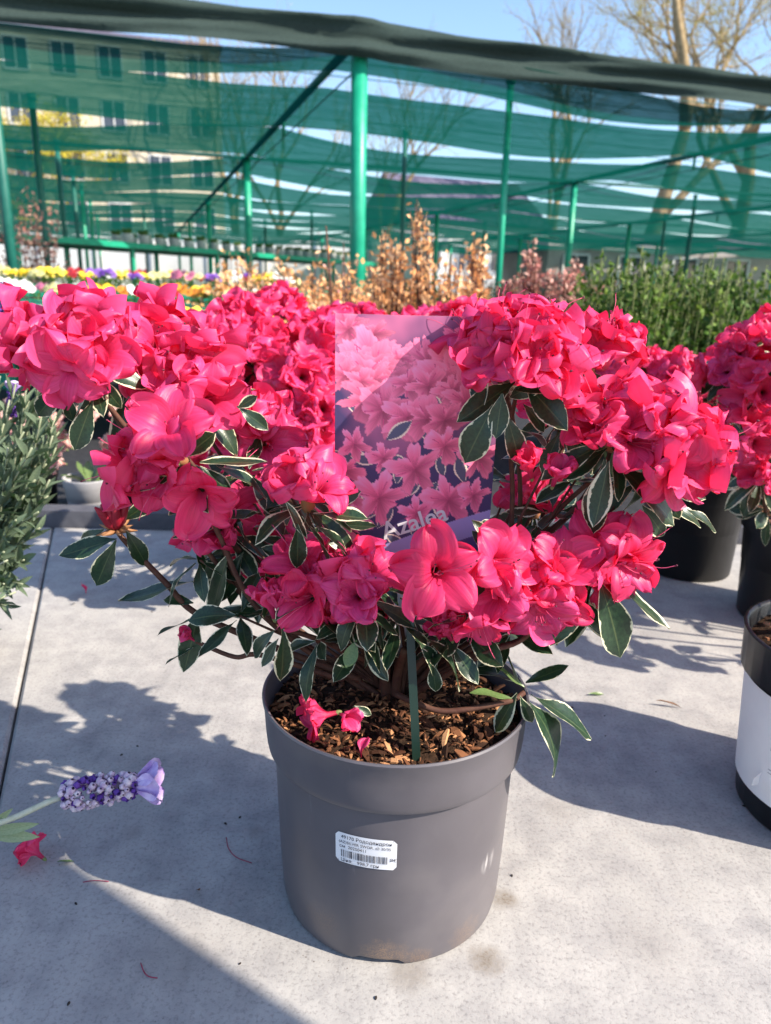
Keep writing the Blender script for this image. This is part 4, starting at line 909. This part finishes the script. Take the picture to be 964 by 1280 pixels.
for j, (Y, z) in enumerate(((2.9, .35), (3.7, .42), (4.5, .49))):
    x0, x1 = at(-60, Y, 0).x, at(400, Y, 0).x
    trestle(((x0+x1)/2, Y, 0), x1-x0, .62, z, ['low green table at the front of the pansy display', 'green middle table of the pansy display', 'highest green table at the back of the pansy display'][j])
    for row in range(2 if j < 2 else 3):
        n = int((x1-x0)/.14)
        for i in range(n):
            nm = rng.choice(['yellow', 'yellow', 'white', 'purple', 'pink', 'pale yellow', 'orange', 'yellow', 'red']) if j < 2 else rng.choice(['yellow', 'white', 'pink', 'purple', 'red', 'pale yellow'])
            p = (x0+.1+(x1-x0-.2)*(i+.5)/n+rnd(-.02, .02), Y-.2+row*.2+rnd(-.02, .02), z-.006)
            o = link('pansy_plant', rng.choice(PANS[nm]), None, Matrix.Translation(p) @ Matrix.Rotation(rnd(-.4, .4), 4, 'Z') @ Matrix.Scale(rnd(.55, .75), 4))
            tag(o, nm+' flowering pansy on the display tables behind the azaleas', 'pansy', nm+' pansies on the display tables')

# ------------------------------------------------------------------ shade house
O = G(450, 45, 2.1); O.z = 0; UU = Vector((.951, .309, 0)); VV = Vector((-.309, .951, 0)); ZR = 2.1
def sh(u, v, z): return Vector((O.x, O.y, 0))+UU*u+VV*v+Vector((0, 0, z))
house = thing('shade_house', sh(0, 0, -.12), 'long green shade house of painted posts with strips of green netting for a roof', 'shade house')
def net_mat(name, c, t, alpha, sc=900):
    k = N(name); co = k.n('UVMap').outputs[0]; mp = k.n('Mapping'); mp.inputs['Scale'].default_value = (60, 260, 1); k.l(co, mp.inputs[0])
    mp2 = k.n('Mapping'); mp2.inputs['Scale'].default_value = (9, 55, 1); k.l(co, mp2.inputs[0]); nz = k.mix(.6, k.noise(mp.outputs[0], 1., 3), k.noise(mp2.outputs[0], 1., 4, .7)); nz2 = k.ramp(k.noise(co, 40, 5, .7), [(.35, (0, 0, 0)), (.65, (1, 1, 1))])
    k.set(k.mix(nz2, c, tuple(q*.62 for q in c[:3])), .8, .05); tr = k.n('BsdfTranslucent'); tr.inputs[0].default_value = (*t, 1)
    m1 = k.n('MixShader'); m1.inputs[0].default_value = .55; k.l(k.b.outputs[0], m1.inputs[1]); k.l(tr.outputs[0], m1.inputs[2])
    tp = k.n('BsdfTransparent'); tp.inputs[0].default_value = (.6, .95, .9, 1); m2 = k.n('MixShader')
    k.l(k.ramp(nz, [(.3, (alpha-.12,)*3), (.7, (min(1, alpha+.12),)*3)]), m2.inputs[0]); k.l(tp.outputs[0], m2.inputs[1]); k.l(m1.outputs[0], m2.inputs[2]); k.l(m2.outputs[0], k.out.inputs[0]); M[name] = k.m
net_mat('green_net', (.002, .060, .046), (.002, .080, .062), .93)
net_mat('edge_net', (.10, .145, .132), (.03, .05, .045), 1.12)
NU = 90
net_mat('dense_net', (.0015, .056, .040), (.002, .090, .064), .93)
def strip(v0, v1, u0, u1, seed):
    r_ = random.Random(seed); b = MB(); pts = []; uvs = []; nv = 7; p1, p2 = r_.uniform(0, 6), r_.uniform(0, 6)
    for i in range(nv):
        for j in range(NU):
            u = u0+(u1-u0)*j/(NU-1); f = (u % 4.9)/4.9; sag = .13*math.sin(math.pi*f)*r_.uniform(.97, 1.03)
            e = i/(nv-1); vv = v0+(v1-v0)*e; sagv = .05*math.sin(math.pi*e)
            vv += (.09*math.sin(u*.9+p1)+.05*math.sin(u*2.1+p2))*(1 if i in (0, nv-1) else .5)
            pts.append(sh(u, vv, ZR-.03-sag-sagv-.03*math.sin(u*1.7+p1+e))); uvs.append((j/NU*4, e*.3))
    b.grid(pts, NU, nv, uvs); return b.mesh('net_strip', M['green_net' if v0 < .5 else 'dense_net'], True)
vb = [(.02, .78)]+[(1.06+2.13*i, 2.78+2.13*i) for i in range(12)]
for i, (v0, v1) in enumerate(vb): link('net_strip', strip(v0, v1+(.25 if i > 3 else 0), -9.5, 24.5, 50+i), house)
# folded front edge, hanging with creases
b = MB(); pts = []; uvs = []; nr = 15; NJ = 220
for i in range(nr):
    e = i/(nr-1)
    for j in range(NJ):
        u = -8+28*j/(NJ-1); ph = .8*math.sin(u*1.3)
        fold = .03*mnoise.noise((u*1.2, e*3.2+u*.4, 1.))+.018*mnoise.noise((u*3.5+e*2, e*8., 5.))+.03*math.sin(9*e+ph*.6)+.018*math.sin(17*e+3.1*u+ph)+.010*math.sin(5*u+12*e)
        dz = .115-.265*e-.015*math.sin(u*1.9)*e-.025*math.sin(math.pi*((u % 4.9)/4.9))
        ds = .0 if abs(u) > .12 else .03
        pts.append(sh(u, -.09-fold-ds+.18*(max(0, .25-e)/.25)**1.5, ZR+dz)); uvs.append((j/NJ*30, e))
b.grid(pts, NJ, nr, uvs); link('front_edge_netting', b.mesh('front_edge_netting', M['edge_net'], True), house)
def post(u, v, r, z1=ZR, mat='frame_green'):
    b = MB(); p0, p1 = sh(u, v, -.12), sh(u, v, z1); b.tube([p0, p1], r, 14); b.tube([p1-Vector((0, 0, .03)), p1+Vector((0, 0, .02))], r*1.35, 12); link('post', b.mesh('post', M[mat], True), house)
def beam(a, c, r, mat='frame_dark'):
    b = MB(); b.tube([a, c], r, 8); link('beam', b.mesh('beam', M[mat], True), house)
post(0, 0, .055); post(-2.25, .05, .032, mat='frame_dark'); post(4.95, 0, .05); post(9.9, 0, .05)
for u in (0, 4.92, 9.85, 14.8, 19.6):
    beam(sh(u, 0, ZR), sh(u, 26.5, ZR), .032)
    if u < 9: b = MB(); beam(sh(u+.02, .02, ZR-.16), sh(u+.02, 26, ZR-.14), .006)
    for i, v in enumerate((5.5, 11.2, 16.8, 22.4)): post(u, v, .05 if v < 12 else .045)
    for v in (2.8, 8.2): b = MB(); b.tube([sh(u, v, ZR), sh(u, v, ZR-.17)], .018, 8); link('hanger', b.mesh('hanger', M['frame_green'], True), house)
for v in (2.62, 5.0, 7.55): post(-2.28, v, .03, ZR-.04, 'frame_dark')
for v in (10, 13, 16.5): post(-2.3, v, .03)
for (u, v, r) in ((1.4, .6, .028), (1.33, 2.94, .024), (7.6, 6.1, .03), (2.4, 12.5, .03), (6.9, 13.0, .03), (9.2, 9.0, .03), (12.2, 12, .035), (1.9, 16, .03), (-1.2, 14, .03), (15, 9, .03)): post(u, v, r, mat='frame_dark' if v > 2 else 'frame_green')
beam(sh(-9, 0, ZR), sh(20, 0, ZR), .03)
for v in (5.5, 11.2, 16.8, 22.4, 26.5): beam(sh(-9, v, ZR), sh(24, v, ZR), .02)
for v in (.62, 1.02, 2.65, 3.15, 4.78, 5.28, 6.91, 7.41): beam(sh(-9, v, ZR-.005), sh(24, v, ZR-.005), .004)

# green plant bench under the net with little white pots
A_, B_ = P(-30, 299, 8.0), P(440, 336, 15.0); zb = .93
bd = Vector((B_.x-A_.x, B_.y-A_.y, 0)); Lb = bd.length; mid = (A_+B_)/2
trestle((mid.x, mid.y, 0), Lb, 1.1, zb, 'long green plant bench under the shade house with small white pots', math.atan2(bd.y, bd.x), 'bench')
bt = bd.normalized(); bn = Vector((bt.y, -bt.x, 0))
b = MB(); b.lathe([(0, 0), (.045, 0), (.058, .085), (.062, .09), (.052, .088), (0, .07)], 14)
for i in range(40):
    p = Vector((0, 0, 0)); quad_leaf(b, Vector((rnd(-.02, .02), rnd(-.02, .02), .08)), rdir()*.7+Vector((0, 0, .9)), rdir(), .07, .03); b.mi[-1] = b.mi[-2] = 1
PW_ = b.mesh('small_white_pot', [M['pot_white'], M['tray_foliage']], True)
for i in range(46):
    s = Lb*(.22+.76*i/45); p = Vector((A_.x, A_.y, 0))+bt*s+bn*(.35-.3*(i % 2)); o = link('small_white_pot', PW_, None, Matrix.Translation((p.x, p.y, zb-.006)) @ Matrix.Scale(rnd(1.0, 1.25), 4))
    tag(o, 'small white pot with a seedling on the long green bench', 'plant pot', 'small white pots on the long green bench')
# potted greenery and flowers standing about under the roof
for i in range(34):
    u, v = rnd(-3, 15), rnd(1.2, 20); p = sh(u, v, -.12)
    if p.y < 5.4: continue
    m = rng.choice(['green_foliage', 'tray_foliage', 'orange_foliage', 'pink_foliage', 'lime_foliage', 'green_foliage'])
    shrub('nursery_shrub', p, rnd(.6, .95), rnd(.25, .45), 26, 16, .07, m, {'green': 'dark green', 'tray': 'fresh green', 'orange': 'orange', 'pink': 'reddish', 'lime': 'yellow green'}[m.split('_')[0]]+' bushy nursery shrub standing under the shade house', 'shrub', m.split('_')[0]+' shrubs under the shade house')

# ------------------------------------------------------------------ houses, walls and trees beyond
simple('wall_white', (.78, .77, .74, 1), (.70, .69, .66, 1), .8, .6); simple('wall_stone', (.30, .27, .26, 1), (.44, .41, .39, 1), .9, 1.2, .2, .5, .05, 6); simple('wall_cream', (.62, .55, .42, 1), (.55, .48, .38, 1), .8, .5); simple('roof_slate', (.10, .09, .14, 1), (.16, .14, .2, 1), .7, 2)
simple('window_frame', (.75, .75, .74, 1), None, .5, 5); k = N('glass_dark'); k.set((.05, .06, .08), .08, .6); M['glass_dark'] = k.m
def building(name, c, sx, sy, h, mat, rows, cols_, label, roof=None, rz=0, ww=1.1, wh=1.4, door=None):
    t = thing(name, (c[0], c[1], -.12), label, 'building', None, rz); mw = wm(t)
    b = MB(); b.box((0, 0, h/2), (sx, sy, h)); link('wall', b.mesh('wall', M[mat]), t, mw)
    b = MB()
    if roof:
        o = .35; rh = roof; vs = [(-sx/2-o, -sy/2-o, h), (sx/2+o, -sy/2-o, h), (sx/2+o, sy/2+o, h), (-sx/2-o, sy/2+o, h), (-sx/2-o, 0, h+rh), (sx/2+o, 0, h+rh)]
        b.add([(x, y, z+.02) for x, y, z in vs], [(0, 1, 5, 4), (2, 3, 4, 5), (0, 4, 3), (1, 2, 5), (3, 2, 1, 0)])
    else: b.box((0, 0, h+.12), (sx+.3, sy+.3, .22))
    link('roof', b.mesh('roof', M['roof_slate']), t, mw)
    for r_ in range(rows):
        for c_ in range(cols_):
            x = -sx/2+sx*(c_+.5)/cols_; z = h*(r_+.55)/rows; b = MB()
            for q in ((x-ww/2, z, .08, wh), (x+ww/2, z, .08, wh), (x, z-wh/2, ww, .08), (x, z+wh/2, ww, .08), (x, z, .06, wh)): b.box((q[0], -sy/2-.03, q[1]), (q[2], .09, q[3]))
            wd = link('window', b.mesh('window', M['window_frame']), t, mw); b = MB(); b.box((x, -sy/2-.008, z), (ww-.02, .02, wh-.02)); link('pane', b.mesh('pane', M['glass_dark']), wd, mw)
    return t
def dirp(x, D, z=0): p = P(x, 357, D); return Vector((p.x, D, z))
p = dirp(110, 46); building('apartment_building', p, 15, 9, 12.0, 'wall_cream', 5, 7, 'cream apartment block behind the netting with rows of windows', None, R(18))
p = dirp(560, 52); building('gabled_house', p, 9, 8, 4.2, 'wall_white', 1, 4, 'white house with a dark slate roof beyond the shade house', 3.0, R(25))
p = dirp(900, 34); building('stone_outbuilding', p, 18, 5, 2.5, 'wall_stone', 1, 8, 'low grey stone outbuilding with small windows beyond the shade house', None, R(12), 1.0, 1.1)
wl_ = thing('white_wall', dirp(230, 33, -.12), 'long white boundary wall beyond the plant benches', 'wall')
for i in range(9):
    b = MB(); q = dirp(230, 33)+Vector((-9+2.25*i, .4*(i-4)*.3, 0)); b.box((q.x, q.y, 1.1), (2.2, .2, 2.5)); link('wall_panel', b.mesh('wall_panel', M['wall_white']), wl_)
    b = MB(); b.box((q.x+1.12, q.y-.02, 1.2), (.18, .3, 2.7)); link('wall_post', b.mesh('wall_post', M['wall_white']), wl_)
simple('tree_bark', (.24, .17, .09, 1), (.40, .30, .17, 1), .9, 6, .2, .5, .03)
def tree(base, h, seed, label, mat='bud_haze', nb=1500, bl=.10, group=None):
    r_ = random.Random(seed); t = thing('bare_tree', base, label, 'tree', group); tr = MB(); br = MB(); f = MB(); ends = []
    def grow(p, d, L, r, depth, B):
        n = 4; pts = [p]; 
        for i in range(n): d = (d+Vector((r_.uniform(-1, 1), r_.uniform(-1, 1), r_.uniform(-.5, .9)))*.17).normalized(); pts.append(pts[-1]+d*L/n)
        B.tube(pts, [r*(1-.45*i/n) for i in range(n+1)], 7 if depth < 2 else 4)
        if depth >= 2: ends.extend(pts[1:])
        if depth == 6 or r < .006: return
        k_ = 3 if depth < 4 else 2
        for i in range(k_):
            st = pts[r_.randint(2, n)] if i else pts[-1]; a = d.orthogonal().normalized(); a.rotate(Matrix.Rotation(r_.uniform(0, 6.28), 3, d)); ang = r_.uniform(.25, .5) if i == 0 else r_.uniform(.45, .95)
            grow(st, (d*math.cos(ang)+a*math.sin(ang)+Vector((0, 0, .12))).normalized(), L*r_.uniform(.62, .82), r*(.62 if i == 0 else .5), depth+1, br)
    grow(Vector(base), Vector((r_.uniform(-.1, .1), 0, 1)), h*.30, h*.018, 0, tr)
    for i in range(nb): p = r_.choice(ends)+Vector((r_.gauss(0, 1), r_.gauss(0, 1), r_.gauss(0, 1)))*.18; quad_leaf(f, p, Vector((r_.uniform(-1, 1), r_.uniform(-1, 1), r_.uniform(-1, 1))), Vector((r_.uniform(-1, 1), r_.uniform(-1, 1), .3)), bl, bl*.6)
    link('trunk', tr.mesh('trunk', M['tree_bark'], True), t); link('branches', br.mesh('branches', M['tree_bark'], True), t); tag(link('crown', f.mesh('crown', M[mat]), t), kind=None)
for i, (x, D, h, lb, mt, nb, bl) in enumerate(((800, 35, 24, 'tall bare tree with pale branches above the netting edge', 'bud_haze', 16000, .09), (905, 40, 26, 'bare tree with long spreading limbs beside the tall pale tree', 'bud_haze', 16000, .09), (690, 50, 20, 'thin bare tree fading into the bright sky', 'bud_haze', 4000, .08),
      (300, 42, 15, 'bare tree seen through the netting beside the apartment block', 'bud_haze', 700, .08), (350, 46, 15, 'darker bare tree behind the netting', 'bud_haze', 600, .08), (40, 40, 9, 'yellow blossoming tree in front of the apartment block', 'yellow_foliage', 6000, .16), (470, 44, 14, 'slim bare tree behind the thick green post', 'bud_haze', 700, .08), (985, 38, 21, 'bare tree at the end of the netting beside the stone outbuilding', 'bud_haze', 12000, .09))):
    tree(dirp(x, D, -.12), h, 70+i, lb, mt, nb, bl)

# ------------------------------------------------------------------ unseen flared planter, added so its shadow falls across the near concrete
SX = SHADOW.normalized(); NX = Vector((SX.y, -SX.x, 0)); NX = NX if NX.y > 0 else -NX
pa, pb = G(125, 1106), G(380, 1278); s0 = -.85; te = math.tan(SUN_EL)
def rz_of(p): return (p.dot(SX)-s0)*te, p.dot(NX)
(zA, nA), (zB, nB) = rz_of(pa), rz_of(pb); nc = nB-.20; slope = (nA-nB)/(zA-zB)
pl = thing('added_shadow_planter', SX*s0+NX*nc, 'unseen flared planter shape added to cast the soft shadow on the near concrete', 'shadow caster'); pc = SX*s0+NX*nc
simple('terracotta', (.36, .16, .09, 1), (.45, .22, .13, 1), .8, 14, .2, .3)
rad = lambda z: max(.13, .20+slope*(z-zB))
ht = zA+.16; prof = [(.0, .01), (.15, 0), (.155, .02)]+[(rad(ht*i/9), ht*i/9) for i in range(1, 10)]+[(rad(ht)+.02, ht+.005), (rad(ht)+.02, ht+.04), (rad(ht)-.03, ht+.04), (rad(ht)-.05, ht-.08), (0, ht-.1)]
b = MB(); b.lathe(prof, 48); link('shadow_planter_body', b.mesh('shadow_planter_body', M['terracotta'], True), pl, Matrix.Translation(pc))
